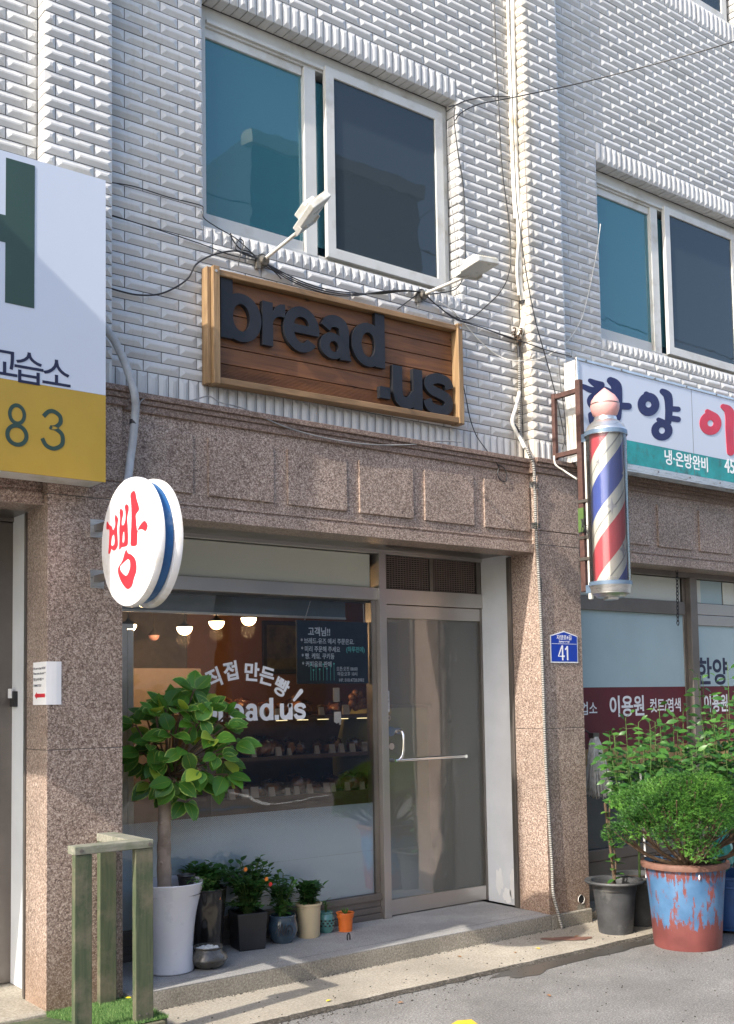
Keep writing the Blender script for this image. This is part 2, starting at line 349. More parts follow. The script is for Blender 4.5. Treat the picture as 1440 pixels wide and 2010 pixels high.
# ------------------------------------------------------------------ mesh helpers
class MB:
    def __init__(s): s.v = []; s.f = []; s.t = []; s.m = []
    def add(s, vs, fs, tint=None, mi=0):
        o = len(s.v); s.v += [tuple(v) for v in vs]; s.f += [tuple(i+o for i in f) for f in fs]
        s.t += [tint]*len(vs) if not isinstance(tint, list) else tint; s.m += [mi]*len(fs)
    def box(s, x0, x1, y0, y1, z0, z1, mi=0):
        s.add([(x0, y0, z0), (x1, y0, z0), (x1, y1, z0), (x0, y1, z0), (x0, y0, z1), (x1, y0, z1), (x1, y1, z1), (x0, y1, z1)],
              [(0, 3, 2, 1), (4, 5, 6, 7), (0, 1, 5, 4), (1, 2, 6, 5), (2, 3, 7, 6), (3, 0, 4, 7)], mi=mi)
    def obox(s, c, ax, ay, az, hx, hy, hz, mi=0):
        P = []
        for k in range(8):
            P.append(c + ax*(hx if k & 1 else -hx) + ay*(hy if k & 2 else -hy) + az*(hz if k & 4 else -hz))
        s.add(P, [(0, 2, 3, 1), (4, 5, 7, 6), (0, 1, 5, 4), (1, 3, 7, 5), (3, 2, 6, 7), (2, 0, 4, 6)], mi=mi)
    def tube(s, pts, r, n=8, cap=True, rr=None, mi=0):
        pts = [Vector(p) for p in pts]; m = len(pts); vs = []; u = None
        for i, p in enumerate(pts):
            d = (pts[min(i+1, m-1)]-pts[max(i-1, 0)]).normalized()
            if u is None: u = d.orthogonal().normalized()
            u = (u-d*u.dot(d)).normalized(); w = d.cross(u); ri = rr[i] if rr else r
            for k in range(n):
                a = 2*math.pi*k/n; vs.append(p+u*math.cos(a)*ri+w*math.sin(a)*ri)
        fs = [(i*n+k, i*n+(k+1) % n, (i+1)*n+(k+1) % n, (i+1)*n+k) for i in range(m-1) for k in range(n)]
        if cap: fs += [tuple(reversed(range(n))), tuple(range((m-1)*n, m*n))]
        s.add(vs, fs, mi=mi)
    def lathe(s, c, prof, n=32, mi=0, wob=0, close=False):
        c = Vector(c); m = len(prof); vs = []
        for (r, z) in prof:
            for k in range(n):
                a = 2*math.pi*k/n; q = r*(1+wob*math.sin(3*a+z*9)) if wob else r
                vs.append((c.x+q*math.cos(a), c.y+q*math.sin(a), c.z+z))
        fs = [(i*n+k, i*n+(k+1) % n, (i+1)*n+(k+1) % n, (i+1)*n+k) for i in range(m-1) for k in range(n)]
        if close: fs += [tuple(reversed(range(n))), tuple(range((m-1)*n, m*n))]
        s.add(vs, fs, mi=mi)
    def ellipsoid(s, c, rx, ry, rz, n=12, mi=0, jit=0):
        c = Vector(c); vs = []
        for i in range(n//2+1):
            th = math.pi*i/(n//2)
            for k in range(n):
                a = 2*math.pi*k/n; j = 1+random.uniform(-jit, jit)
                vs.append((c.x+rx*math.sin(th)*math.cos(a)*j, c.y+ry*math.sin(th)*math.sin(a)*j, c.z+rz*math.cos(th)*j))
        s.add(vs, [(i*n+k, i*n+(k+1) % n, (i+1)*n+(k+1) % n, (i+1)*n+k)[::-1] for i in range(n//2) for k in range(n)], mi=mi)

def build(name, mb, mats, parent=None, off=None, smooth=False, bevel=0, label=None):
    me = bpy.data.meshes.new(name); off = Vector(off) if off else Vector((0, 0, 0))
    me.from_pydata([(v[0]-off.x, v[1]-off.y, v[2]-off.z) for v in mb.v], [], mb.f)
    if not isinstance(mats, (list, tuple)): mats = [mats]
    for m in mats: me.materials.append(M[m])
    if len(mats) > 1: me.polygons.foreach_set('material_index', mb.m)
    if any(t is not None for t in mb.t):
        ca = me.color_attributes.new('tint', 'FLOAT_COLOR', 'POINT'); flat = []
        for t in mb.t: flat += [*(t or (1, 1, 1)), 1]
        ca.data.foreach_set('color', flat)
    if smooth: me.polygons.foreach_set('use_smooth', [True]*len(me.polygons))
    me.update(); me.validate()
    o = bpy.data.objects.new(name, me); COL.objects.link(o)
    if parent: o.parent = parent
    else: o.location = off
    if bevel:
        b = o.modifiers.new('bevel', 'BEVEL'); b.width = bevel; b.segments = 2; b.limit_method = 'ANGLE'
    if smooth:
        e = o.modifiers.new('split', 'EDGE_SPLIT'); e.split_angle = R(40)
    if label: o['label'] = label
    return o
class Thing:
    def __init__(s, name, label, cat, loc=(0, 0, 0), group=None):
        s.e = bpy.data.objects.new(name, None); COL.objects.link(s.e); s.e.location = loc; s.e.empty_display_size = .1
        s.loc = Vector(loc); s.e['label'] = label; s.e['category'] = cat
        if group: s.e['group'] = group
    def part(s, name, mb, mats, parent=None, **kw):
        return build(name, mb, mats, parent or s.e, s.loc, **kw)
def single(name, mb, mats, label, cat, loc=(0, 0, 0), group=None, **kw):
    o = build(name, mb, mats, None, loc, **kw); o['label'] = label; o['category'] = cat
    if group: o['group'] = group
    return o
def struct(name, mb, mats, kind='structure', **kw):
    o = build(name, mb, mats, None, **kw); o['kind'] = kind; return o

def spline(pts, n=6):
    P = [Vector(p) for p in pts]; out = []
    if len(P) < 3: return P
    for i in range(len(P)-1):
        a, b, c, d = P[max(i-1, 0)], P[i], P[i+1], P[min(i+2, len(P)-1)]
        for k in range(n):
            t = k/n; out.append(.5*((2*b)+(c-a)*t+(2*a-5*b+4*c-d)*t*t+(3*b-a-3*c+d)*t**3))
    return out+[P[-1]]
def fill(loops, ext, fn, mb, mi=0):
    """extrude closed 2D outlines (holes allowed) by ext and map (x, y, depth) with fn"""
    cu = bpy.data.curves.new('tmp', 'CURVE'); cu.dimensions = '2D'; cu.fill_mode = 'BOTH'; cu.extrude = ext/2
    for L in loops:
        sp = cu.splines.new('POLY'); sp.points.add(len(L)-1); sp.use_cyclic_u = True
        for p, q in zip(sp.points, L): p.co = (q[0], q[1], 0, 1)
    tomesh(cu, ext, fn, mb, mi)
def tomesh(cu, ext, fn, mb, mi=0):
    o = bpy.data.objects.new('tmp', cu); COL.objects.link(o)
    dg = bpy.context.evaluated_depsgraph_get(); me = bpy.data.meshes.new_from_object(o.evaluated_get(dg))
    vs = [fn(v.co.x, v.co.y, v.co.z+ext/2) for v in me.vertices]; fs = [tuple(p.vertices) for p in me.polygons]
    mb.add(vs, fs, mi=mi); bpy.data.objects.remove(o); bpy.data.meshes.remove(me); bpy.data.curves.remove(cu)
def text(mb, body, fn, size=1, ext=.002, off=0, align='LEFT', spacing=1, mi=0):
    cu = bpy.data.curves.new('tmp', 'FONT'); cu.body = body; cu.size = size; cu.extrude = ext/2; cu.offset = off*size
    cu.align_x = align; cu.space_character = spacing; cu.resolution_u = 4
    tomesh(cu, ext, fn, mb, mi)
def wall(X0, Z0, Y, sx=1, sz=1, rot=0, slant=0):     # maps text/outline coordinates onto a vertical plane facing the street
    ca, sa = math.cos(rot), math.sin(rot)
    return lambda x, y, z: (X0+(x*ca-y*sa)*sx+y*slant, Y-z, Z0+(x*sa+y*ca)*sz)
def stroke(pts, w, n=6, smooth=True, round_=True, ws=None):
    """outline of a thick line"""
    P = [Vector((p[0], p[1], 0)) for p in pts]
    P = spline(P, n) if smooth and len(P) > 2 else P
    m = len(P); L = []; Rr = []
    for i, p in enumerate(P):
        d = (P[min(i+1, m-1)]-P[max(i-1, 0)]).normalized(); q = Vector((-d.y, d.x, 0))
        t = i/(m-1)*(len(ws)-1) if ws else 0
        h = (ws[int(t)]*(1-t % 1)+ws[min(int(t)+1, len(ws)-1)]*(t % 1) if ws else w)/2
        L.append(p+q*h); Rr.append(p-q*h)
    out = L[:]
    def cap(c, a, h):
        return [c+Vector((math.cos(a+math.pi*k/6), math.sin(a+math.pi*k/6), 0))*h for k in range(1, 6)]
    if round_:
        d = P[-1]-P[-2]; h = (L[-1]-P[-1]).length; a = math.atan2(d.y, d.x)+math.pi/2
        out += [P[-1]+Vector((math.cos(a-math.pi*k/6), math.sin(a-math.pi*k/6), 0))*h for k in range(1, 6)]
    out += Rr[::-1]
    if round_:
        d = P[0]-P[1]; h = (L[0]-P[0]).length; a = math.atan2(d.y, d.x)+math.pi/2
        out += [P[0]+Vector((math.cos(a-math.pi*k/6), math.sin(a-math.pi*k/6), 0))*h for k in range(1, 6)]
    return [(p.x, p.y) for p in out]
def ell(cx, cy, rx, ry, n=36, a0=0, a1=360): return [(cx+rx*math.cos(R(a0+(a1-a0)*k/n)), cy+ry*math.sin(R(a0+(a1-a0)*k/n))) for k in range(n if a1-a0 == 360 else n+1)]

def glyph(ch):          # heavy grotesque lower-case letters, x-height 1: list of outline groups
    S = .29
    if ch == 'b': return [[[(0, 0), (S, 0), (S, 1.36), (0, 1.36)]], [ell(.5, .5, .5, .53), ell(.5, .5, .21, .30)]]
    if ch == 'd': return [[[(1-S, 0), (1, 0), (1, 1.36), (1-S, 1.36)]], [ell(.5, .5, .5, .53), ell(.5, .5, .21, .30)]]
    if ch == 'r': return [[[(0, 0), (S, 0), (S, 1), (0, 1)]], [[(.25, .45), (.31, .60), (.40, .69), (.5, .72), (.64, .71), (.64, 1.02), (.5, 1.0), (.38, .93), (.29, .80), (.25, .74)]]]
    if ch == 'e':
        out = [(.99, .41)]+ell(.5, .5, .5, .53, 30, 4, 322)[0:]
        inn = ell(.5, .5, .22, .31, 16, 318, 197)
        return [[out+inn+[(.29, .41)], ell(.5, .60, .21, .19, 16, 0, 180)]]
    if ch == 'a': return [[stroke([(.17, .70), (.26, .84), (.45, .89), (.64, .83), (.70, .66), (.70, .30), (.72, .0)], .28, round_=False)],
                          [ell(.36, .29, .36, .31), ell(.40, .28, .13, .13)], [[(.60, 0), (.90, 0), (.86, .12), (.84, .3), (.62, .3)]]]
    if ch == 'u': return [[[(.64, 0), (.93, 0), (.93, 1), (.64, 1)]], [stroke([(.145, 1), (.145, .75), (.145, .42), (.20, .20), (.38, .12), (.58, .18), (.72, .36)], .29, round_=False)]]
    if ch == 's': return [[stroke([(.80, .68), (.72, .84), (.47, .90), (.22, .82), (.16, .70), (.26, .58), (.47, .52), (.70, .44), (.77, .30), (.69, .15), (.46, .10), (.20, .16), (.11, .33)], .25, round_=False)]]
    if ch == '.': return [[[(0, 0), (.3, 0), (.3, .3), (0, .3)]]]

def tint(v): return (v, v, v)
def tile(mb, O, U, V, Nn, u0, u1, v0, v1, lo=.0, hi=.0115):
    """one glazed relief tile: thin rim, hipped raised field"""
    g = .0027; u0 += g; u1 -= g; v0 += g; v1 -= g; w, h = u1-u0, v1-v0
    if w < .012 or h < .012: return
    r = .004; e = min(.030, w*.36, .03); eh = min(.30, .5-.006/h) if h < w else min(.03/h, .36); fl = .11
    if h > w:   # soldier: ridge runs upwards
        xs = (u0+w*.36, u1-w*.36); ys = (v0+min(.03, h*.36), v1-min(.03, h*.36))
    else: xs = (u0+e, u1-e); ys = (v0+h*.43, v1-h*.40)
    tn = random.uniform(.92, 1.0)*(.84 if random.random() < .03 else 1); tt = (tn, tn, tn*random.uniform(.98, 1.0))
    j = random.uniform(-.0016, .0016)
    def p(u, v, n): return O+U*u+V*v+Nn*(n+j)
    vs = [p(u0, v0, -.008), p(u1, v0, -.008), p(u1, v1, -.008), p(u0, v1, -.008),
          p(u0, v0, lo), p(u1, v0, lo), p(u1, v1, lo), p(u0, v1, lo),
          p(u0+r, v0+r, lo+.001), p(u1-r, v0+r, lo+.001), p(u1-r, v1-r, lo+.001), p(u0+r, v1-r, lo+.001),
          p(xs[0], ys[0], hi), p(xs[1], ys[0], hi), p(xs[1], ys[1], hi), p(xs[0], ys[1], hi)]
    fs = []
    for a, b in ((0, 4), (4, 8), (8, 12)):
        for k in range(4): fs.append((a+k, a+(k+1) % 4, b+(k+1) % 4, b+k))
    fs.append((12, 13, 14, 15))
    if U.cross(V).dot(Nn) < 0: fs = [f[::-1] for f in fs]
    mb.add(vs, fs, tt)
ROW, Z0 = .068, 3.636
VX, VY, VZ = Vector((1, 0, 0)), Vector((0, 1, 0)), Vector((0, 0, 1)); NF = Vector((0, -1, 0)); NL = Vector((-1, 0, 0))
def rows(mb, x0, x1, k0, k1, Y=0, phase=2.747, zmax=99):
    for k in range(k0, k1):
        a = phase+(.1175 if k % 2 == 0 else 0); n = math.floor((x0-a)/.235); xs = [x0]
        q = a+(n+1)*.235
        while q < x1-.004:
            if q > x0+.015: xs.append(q)
            q += .235
        if xs[-1] > x1-.03 and len(xs) > 1: xs.pop()
        xs.append(x1); z = Z0+k*ROW
        for a_, b_ in zip(xs, xs[1:]): tile(mb, Vector((0, Y, 0)), VX, VZ, NF, a_, b_, z, min(z+ROW, zmax))
def soldiers(mb, x0, x1, z0, z1, Y=0):
    n = round((x1-x0)/.0675); w = (x1-x0)/n
    for k in range(n): tile(mb, Vector((0, Y, 0)), VX, VZ, NF, x0+k*w, x0+(k+1)*w, z0, z1)
def side(mb, X, y0, y1, k0, k1):       # return facing left
    for k in range(k0, k1): tile(mb, Vector((X, 0, 0)), -VY, VZ, NL, -y1, -y0, Z0+k*ROW, Z0+(k+1)*ROW, hi=.010)

# ------------------------------------------------------------------ ground
mb = MB(); mb.box(-60, 90, -60, -.69, -.10, -.022); mb.box(-60, 90, -.69, 12, -.12, -.03); struct('road', mb, 'asphalt')
mb = MB()   # pavement strip with a ragged worn edge
n = 220; vs = []; fs = []
for k in range(n+1):
    x = -6+k*.09; e = -.69+.012*noise.noise(Vector((x*4, 0, 0)))+.006*noise.noise(Vector((x*23, 3, 0)))+(.006*(x-6.5) if x > 5.2 else 0)
    vs += [(x, e-.020, -.022), (x, e, .0), (x, .25, .003)]
for k in range(n):
    a = k*3; fs += [(a, a+3, a+4, a+1), (a+1, a+4, a+5, a+2)]
mb.add(vs, fs); struct('pavement', mb, 'pavement')
mb = MB(); vs = []; fs = []   # dark crumbling kerb joint
for k in range(n*2+1):
    x = -6+k*.045; w = .026+.014*noise.noise(Vector((x*9, 7, 0)))+.008*random.random(); e = -.70+.012*noise.noise(Vector((x*4, 0, 0)))+(.006*(x-6.5) if x > 5.2 else 0)
    vs += [(x, e-w, -.0200+.003*random.random()), (x, e+.003+.006*random.random(), -.003)]
for k in range(n*2): fs.append((k*2, k*2+2, k*2+3, k*2+1))
mb.add(vs, fs); struct('kerb', mb, 'kerb_dark')
mb = MB(); mb.box(2.69, 6.03, -.150, .60, -.02, .105); mb.box(6.0301, 6.475, -.1495, -.10, -.02, .100); struct('step', mb, 'step_face', bevel=.008)
mb = MB(); mb.box(2.70, 6.03, -.04, .95, .100, .110); mb.box(2.70, 6.02, -.1495, -.045, .1045, .1095); struct('step_top', mb, 'step_top')
mb = MB(); mb.box(-3, 2.36, -.115, .95, -.02, .105); mb.box(-3, 2.235, -.16, -.115, -.02, .105); struct('left_shop_step', mb, 'pavement', bevel=.006)
mb = MB(); mb.box(6.475, 12, -.1, .2, -.02, .06); struct('right_shop_step', mb, 'step_face')

def blob(cx, cy, rx, ry, z, n=40, seed=0, rot=0):
    v = []
    for k in range(n):
        a = 2*math.pi*k/n; q = 1+.45*noise.noise(Vector((math.cos(a)*1.6, math.sin(a)*1.6, seed)))+.16*noise.noise(Vector((math.cos(a)*6, math.sin(a)*6, seed)))
        x, y = rx*q*math.cos(a), ry*q*math.sin(a); v.append((cx+x*math.cos(rot)-y*math.sin(rot), cy+x*math.sin(rot)+y*math.cos(rot), z))
    return v
mb = MB(); mb.add(blob(5.50, -.77, .66, .085, -.0185, seed=2, rot=.03), [tuple(range(40))]); mb.add(blob(5.06, -.82, .20, .10, -.0183, seed=5, rot=.1), [tuple(range(40))])
mb.add(blob(6.0, -.80, .35, .075, -.0181, seed=9), [tuple(range(40))])
single('puddle', mb, 'wet', 'dark shallow puddle along the pavement edge', 'puddle')
mb = MB(); mb.add(blob(5.88, -.42, .19, .055, .0048, seed=3, rot=-.62), [tuple(range(40))]); struct('rusty_water_stain', mb, 'rust_stain')
mb = MB(); mb.add([(3.90, -1.375, -.018), (4.03, -1.325, -.018), (4.10, -1.36, -.018), (3.6, -2.6, -.018), (3.4, -2.6, -.018)], [(0, 4, 3, 2, 1)]); struct('yellow_road_marking', mb, 'yellow_paint')
mb = MB()     # parking bay lines out in the road, seen only as reflections in the shop window
def mirrored(x, y): p = atZ(x, y, -.018); return Vector((p.x, 1.2-p.y, 0))     # where the road point reflected at x, y lies
for a, b in (((480, 1487), (608, 1521)), ((553, 1486), (648, 1514)), ((530, 1577), (650, 1562)), ((455, 1555), (530, 1577)), ((690, 1545), (735, 1555)), ((690, 1560), (735, 1554))):
    a, b = mirrored(*a), mirrored(*b); d = (b-a).normalized(); q = Vector((-d.y, d.x, 0))*.07
    mb.add([(*(p.xy), -.018) for p in (a+q, a-q, b-q, b+q)], [(0, 1, 2, 3)])
struct('white_parking_lines', mb, 'road_white')
mb = MB(); a, b = mirrored(380, 1592), mirrored(500, 1583); mb.add([(a.x, a.y, -.0175), (b.x, b.y, -.0175), (b.x+.05, b.y-.22, -.0175), (a.x+.05, a.y-.22, -.0175)], [(3, 2, 1, 0)]); struct('blue_parking_line', mb, 'road_blue')

# ------------------------------------------------------------------ the building
B = Thing('shop_building', 'white relief tiled building over brown granite shop fronts', 'building', (2.6, 0, 0))
def slab(name, boxes, mat, **kw):
    mb = MB()
    for b in boxes: mb.box(*b)
    return B.part(name, mb, mat, **kw)
W1 = (3.27, 5.41, 4.62, 6.12); W2 = (6.97, 9.12, 4.62, 6.12); W3 = (6.97, 9.12, 8.06, 9.5)
G = .004
slab('wall_backing', [(-1.5, 2.3, G, .25, 3.42, 9.5), (2.3, 3.27, G, .25, 3.42, 9.5), (3.27, 5.41, G, .25, 3.42, 4.612), (3.27, 5.41, G, .25, 6.128, 9.5),
                      (5.41, 6.97, G, .25, 3.42, 9.5), (6.97, 9.12, G, .25, 3.42, 4.612), (6.97, 9.12, G, .25, 6.128, 8.05), (9.12, 12, G, .25, 3.42, 9.5)], 'grout')
slab('pilaster_backing', [(2.224, 2.616, -.106, .01, 3.42, 9.5)], 'grout'); slab('pilaster_backing', [(6.024, 6.406, -.106, .01, 3.42, 9.5)], 'grout')
mb = MB()
rows(mb, .6, 2.22, 0, 84); soldiers(mb, .6, 2.22, 3.44, Z0)
rows(mb, 2.62, 6.02, 0, 13); soldiers(mb, 2.62, 6.02, 3.44, Z0)
rows(mb, 2.62, 3.27, 13, 39); rows(mb, 5.41, 6.02, 13, 39, phase=5.47)
soldiers(mb, 3.27, 5.41, 4.52, 4.62); soldiers(mb, 3.27, 5.41, 6.12, Z0+39*ROW); rows(mb, 2.62, 6.02, 39, 80)
rows(mb, 6.41, 10.6, 0, 13, phase=6.60); soldiers(mb, 6.41, 10.6, 3.44, Z0)
rows(mb, 6.41, 6.97, 13, 39, phase=6.60); rows(mb, 9.12, 10.6, 13, 39)
soldiers(mb, 6.97, 9.12, 4.52, 4.62); soldiers(mb, 6.97, 9.12, 6.12, Z0+39*ROW); rows(mb, 6.41, 10.6, 39, 62, phase=6.60)
soldiers(mb, 6.97, 9.12, 7.852, 8.06); rows(mb, 6.41, 6.97, 62, 84, phase=6.60); rows(mb, 9.12, 10.6, 62, 84)
for (x0, x1, z0, z1) in (W1, W2, W3):
    k0 = int((z0-Z0)/ROW)+1; side(mb, x1, 0, .115, k0-1, k0+(22 if z0 < 8 else 20))
    n = round((x1-x0)/.0675); w = (x1-x0)/n
    for k in range(n):      # soffit
        tile(mb, Vector((0, 0, z1)), VX, VY, -VZ, x0+k*w, x0+(k+1)*w, 0.0, .11, hi=.003)
B.part('tiled_wall', mb, 'tile')
def pil(X0, X1):
    mb = MB(); w = X1-X0
    for k in range(0, 84):
        z = Z0+k*ROW; cs = (X0, X0+.062, X0+.29, X1) if k % 2 else (X0, X0+.168, X1)
        for a, b in zip(cs, cs[1:]): tile(mb, Vector((0, -.11, 0)), VX, VZ, NF, a, b, z, z+ROW)
    side(mb, X0, -.11, -.004, 0, 84); soldiers(mb, X0, X1, 3.44, Z0, -.11)
    for s in range(2): tile(mb, Vector((X0, 0, 0)), -VY, VZ, NL, .004+s*.053, .057+s*.053, 3.44, Z0, hi=.008)
    B.part('tiled_pilaster', mb, 'tile')
pil(2.22, 2.62); pil(6.02, 6.41)

# granite ground floor cladding
def pillar(X0, X1, zb):
    b = [(X0, X1, -.125, .17, zb, 1.4535), (X0, X1, -.125, .17, 1.4565, 2.8285), (X0, X1, -.125, .17, 2.8325, 2.93), (X0, X1, -.118, .16, 2.93, 2.938), (X0, X1, -.125, .17, 2.938, 3.44)]
    return slab('granite_pillar', b, 'granite', bevel=.003)
pillar(2.24, 2.672, .10); pillar(6.03, 6.475, .10)
slab('pillar_joint', [(2.245, 2.667, -.1225, .165, 1.45, 2.84)], 'grout'); slab('pillar_joint', [(6.035, 6.47, -.1225, .165, 1.45, 2.84)], 'grout')
def lintel(X0, X1, px):
    b = [(X0, X1, -.05, .165, 2.84, 3.40), (X0, X1, -.072, .160, 2.772, 2.84), (X0, X1, -.058, -.045, 2.86, 2.872)]
    x = px
    while x < X1-.1:
        if x+.465 < X1-.02: b.append((x, x+.465, -.064, -.04, 2.93, 3.285))
        x += .57
    slab('granite_lintel', b, 'granite', bevel=.002)
lintel(2.672, 6.03, 2.69); lintel(6.475, 12, at(1290, 990, -.064).x-.57); lintel(-1.5, 2.24, 1.7)
def cornice(X0, X1, Y):
    slab('cornice', [(X0, X1, Y-.045, Y+.06, 3.445, 3.48), (X0, X1, Y-.030, Y+.06, 3.415, 3.445), (X0, X1, Y-.018, Y+.06, 3.37, 3.415)], 'granite_cap', bevel=.004)
cornice(2.702, 6.0, -.05); cornice(6.505, 12, -.05); cornice(-1.5, 2.21, -.05); cornice(2.205, 2.705, -.125); cornice(5.995, 6.51, -.125)

# jambs between pillar and shop front
def jamb(dx, peel):
    slab('door_channel', [(6.035+dx, 6.30+dx, .17, .232, .108, 2.77)], 'steel_dark')
    slab('channel_strip', [(6.024+dx, 6.034+dx, .178, .192, .108, 2.77)], 'steel_brown')
    o = slab('plaster_jamb', [(6.095+dx, 6.33+dx, .232, .575, .108, 2.80)], 'plaster')
    if peel:
        mb = MB()
        for s, (y, z, a, c) in enumerate(((.29, .27, .055, .13), (.45, .28, .04, .09), (.36, .17, .05, .05))):
            L = blob(y, z, a, c, 0, seed=s+20); mb.add([(6.0935+dx, p[0], p[1]) for p in L], [tuple(range(len(L)))])
        B.part('peeling_paint', mb, 'plaster_peel', parent=o)
jamb(0, True); jamb(-3.79, False)
slab('soffit', [(2.67, 6.3, .165, .62, 2.80, 2.86), (-1.5, 2.5, .165, .62, 2.80, 2.86), (6.475, 12, .16, .3, 2.80, 2.86)], 'steel_dark')

# ---- bakery shop window
def bxs(bs):
    mb = MB()
    for b in bs: mb.box(*b)
    return mb
Wn = B.part('shop_window', bxs([(2.70, 6.12, .555, .65, 2.772, 2.805), (2.70, 5.03, .57, .64, 2.428, 2.518), (2.70, 2.765, .57, .64, .13, 2.77), (5.03, 5.094, .54, .65, .112, 2.772)]), 'steel', bevel=.0025)
def wp(name, boxes, mat, parent=None, bevel=.0025, **kw):
    if name in ('vent_mullion', 'transom_panel', 'transom_vent', 'pale_film', 'maroon_film', 'tan_film', 'pane') and len(boxes) > 1:
        return [wp(name, [b], mat, parent, bevel, **kw) for b in boxes][0]
    mb = MB()
    for b in boxes: mb.box(*b)
    return B.part(name, mb, mat, parent=parent or Wn, bevel=bevel, **kw)
wp('glazing_strip', [(2.765, 4.985, .60, .66, 2.405, 2.427), (4.985, 5.029, .585, .66, .255, 2.427)], 'steel_dark')
wp('window_sill', [(2.70, 5.028, .57, .64, .245, .292), (2.70, 5.028, .585, .64, .20, .243), (2.70, 5.028, .578, .64, .155, .198), (2.70, 5.028, .57, .64, .112, .153)], 'steel_brown')
wp('transom_panel', [(2.77, 4.99, .60, .615, 2.52, 2.768)], 'film_cream', bevel=.006)
wp('pane', [(2.766, 4.986, .600, .606, .292, 2.42)], 'clear_glass', bevel=0)
wp('frosted_film', [(2.767, 4.985, .6075, .6085, .293, .60)], 'film_white', bevel=0)
wp('dotted_film', [(2.767, 4.985, .6075, .6083, .601, .945)], 'window_dots', bevel=0)
wp('inner_sash', [(3.02, 3.075, .66, .70, .30, 2.17), (3.08, 3.12, .665, .70, .30, 2.165), (2.80, 3.12, .66, .70, 2.17, 2.20)], 'white_frame')
wp('roller_blind', [(2.78, 4.86, .74, .745, 2.30, 2.62)], 'blind_grey', bevel=0); wp('blind_bar', [(2.78, 4.86, .73, .755, 2.285, 2.302)], 'white_frame')
# lettering on the pane
mb = MB(); Yl = .5985
def word(mb, s, x0, z0, xh, fn0, gap=.07, widths=None, ext=.001, st=.0004):
    x = x0
    for ch in s:
        wd = dict(b=1, d=1, r=.66, e=1, a=.92, u=.93, s=.92).get(ch, .3)
        for q, loops in enumerate(glyph(ch)): fill(loops, ext+q*st, fn0(x, z0, xh), mb)
        x += (wd+gap)*xh
word(mb, 'bread.us', 3.575, 1.565, .112, lambda x, z, h: wall(x, z, Yl, h, h), gap=.09)
arc = [('매', 3.44, 1.70, 52), ('일', 3.535, 1.785, 38), ('직', 3.68, 1.855, 22), ('접', 3.80, 1.90, 10), ('만', 3.945, 1.895, -4), ('든', 4.06, 1.87, -14), ('빵', 4.165, 1.80, -28)]
for ch, x, z, a in arc: text(mb, ch, wall(x-.055*math.cos(R(a)), z-.05-.055*math.sin(R(a)), Yl, 1, 1, R(a)), .135, .001, .030)
fill([stroke([(4.30, 1.70), (4.36, 1.76)], .03, ws=[.020, .034])], .001, lambda x, y, z: (x, Yl-z, y), mb)
fill([ell(4.262, 1.662, .016, .016, 16)], .001, lambda x, y, z: (x, Yl-z, y), mb)
B.part('window_lettering', mb, 'white_paint', parent=Wn)

# ---- bakery door
Dr = B.part('shop_door', bxs([(5.095, 6.108, .565, .64, 2.402, 2.515), (5.100, 6.088, .58, .63, 2.300, 2.396), (5.104, 6.092, .58, .63, .118, .228), (5.095, 5.106, .59, .63, .23, 2.30)]), 'steel', bevel=.0025)
def dp(name, boxes, mat, bevel=.0025, **kw): return wp(name, boxes, mat, parent=Dr, bevel=bevel, **kw)
dp('hinge_stile', [(6.074, 6.108, .575, .64, .112, 2.40)], 'steel_dark')
dp('pane', [(5.106, 6.074, .600, .607, .229, 2.299)], 'door_glass', bevel=0)
dp('dotted_film', [(5.107, 6.073, .6085, .6092, .23, .95)], 'door_dots', bevel=0)
lv = dp('transom_vent', [(5.095, 5.56, .60, .62, 2.515, 2.772), (5.60, 6.05, .60, .62, 2.515, 2.772)], 'mesh_dark', bevel=0)
mb = MB()
for k in range(16): mb.box(5.10, 5.555, .592, .6, 2.522+k*.0155, 2.526+k*.0155); mb.box(5.605, 6.045, .592, .6, 2.522+k*.0155, 2.526+k*.0155)
for k in range(17): mb.box(5.11+k*.027, 5.113+k*.027, .589, .592, 2.52, 2.77); mb.box(5.61+k*.026, 5.613+k*.026, .589, .592, 2.52, 2.77)
B.part('wire_grille', mb, 'interior_pink', parent=lv)
dp('vent_mullion', [(5.562, 5.598, .585, .63, 2.516, 2.771), (6.052, 6.108, .58, .63, 2.516, 2.771)], 'steel_dark')
mb = MB(); hz = 1.455
mb.tube([(5.135, .60, hz), (5.135, .565, hz)], .036, 20); mb.box(5.14, 5.235, .572, .585, hz-.022, hz+.026)
mb.tube(spline([(5.20, .575, hz+.005), (5.215, .54, hz), (5.215, .52, hz-.05), (5.205, .52, 1.29), (5.18, .53, 1.25), (5.15, .54, 1.243)]), .011, 10)
mb.tube([(5.15, .54, 1.243), (5.85, .54, 1.243)], .0105, 10); mb.tube([(5.85, .60, 1.243), (5.85, .53, 1.243)], .014, 10); mb.tube([(5.15, .60, 1.243), (5.15, .53, 1.243)], .014, 10)
B.part('door_handle', mb, 'chrome', parent=Dr, smooth=True)
mb = MB(); mb.box(5.112, 5.150, .5985, .5995, 1.60, 1.755); st = B.part('door_sticker', mb, 'white_paint', parent=Dr)
mb = MB()
for k, ch in enumerate('냉난방중'): text(mb, ch, wall(5.115, 1.722-k*.033, .598), .036, .0006)
B.part('sticker_lettering', mb, 'text_navy', parent=Dr)
for x, z, r in ((5.140, 1.555, .026), (5.165, 1.345, .030)):
    mb = MB(); mb.tube([(x, .5992, z), (x, .5985, z)], r, 20); B.part('round_sticker', mb, 'black_plastic', parent=Dr)
    mb = MB(); mb.tube([(x, .5984, z), (x, .5980, z)], r-.004, 20); B.part('sticker_disc', mb, 'card', parent=Dr)
mb = MB(); mb.box(5.125, 5.155, .5976, .5979, 1.553, 1.557)
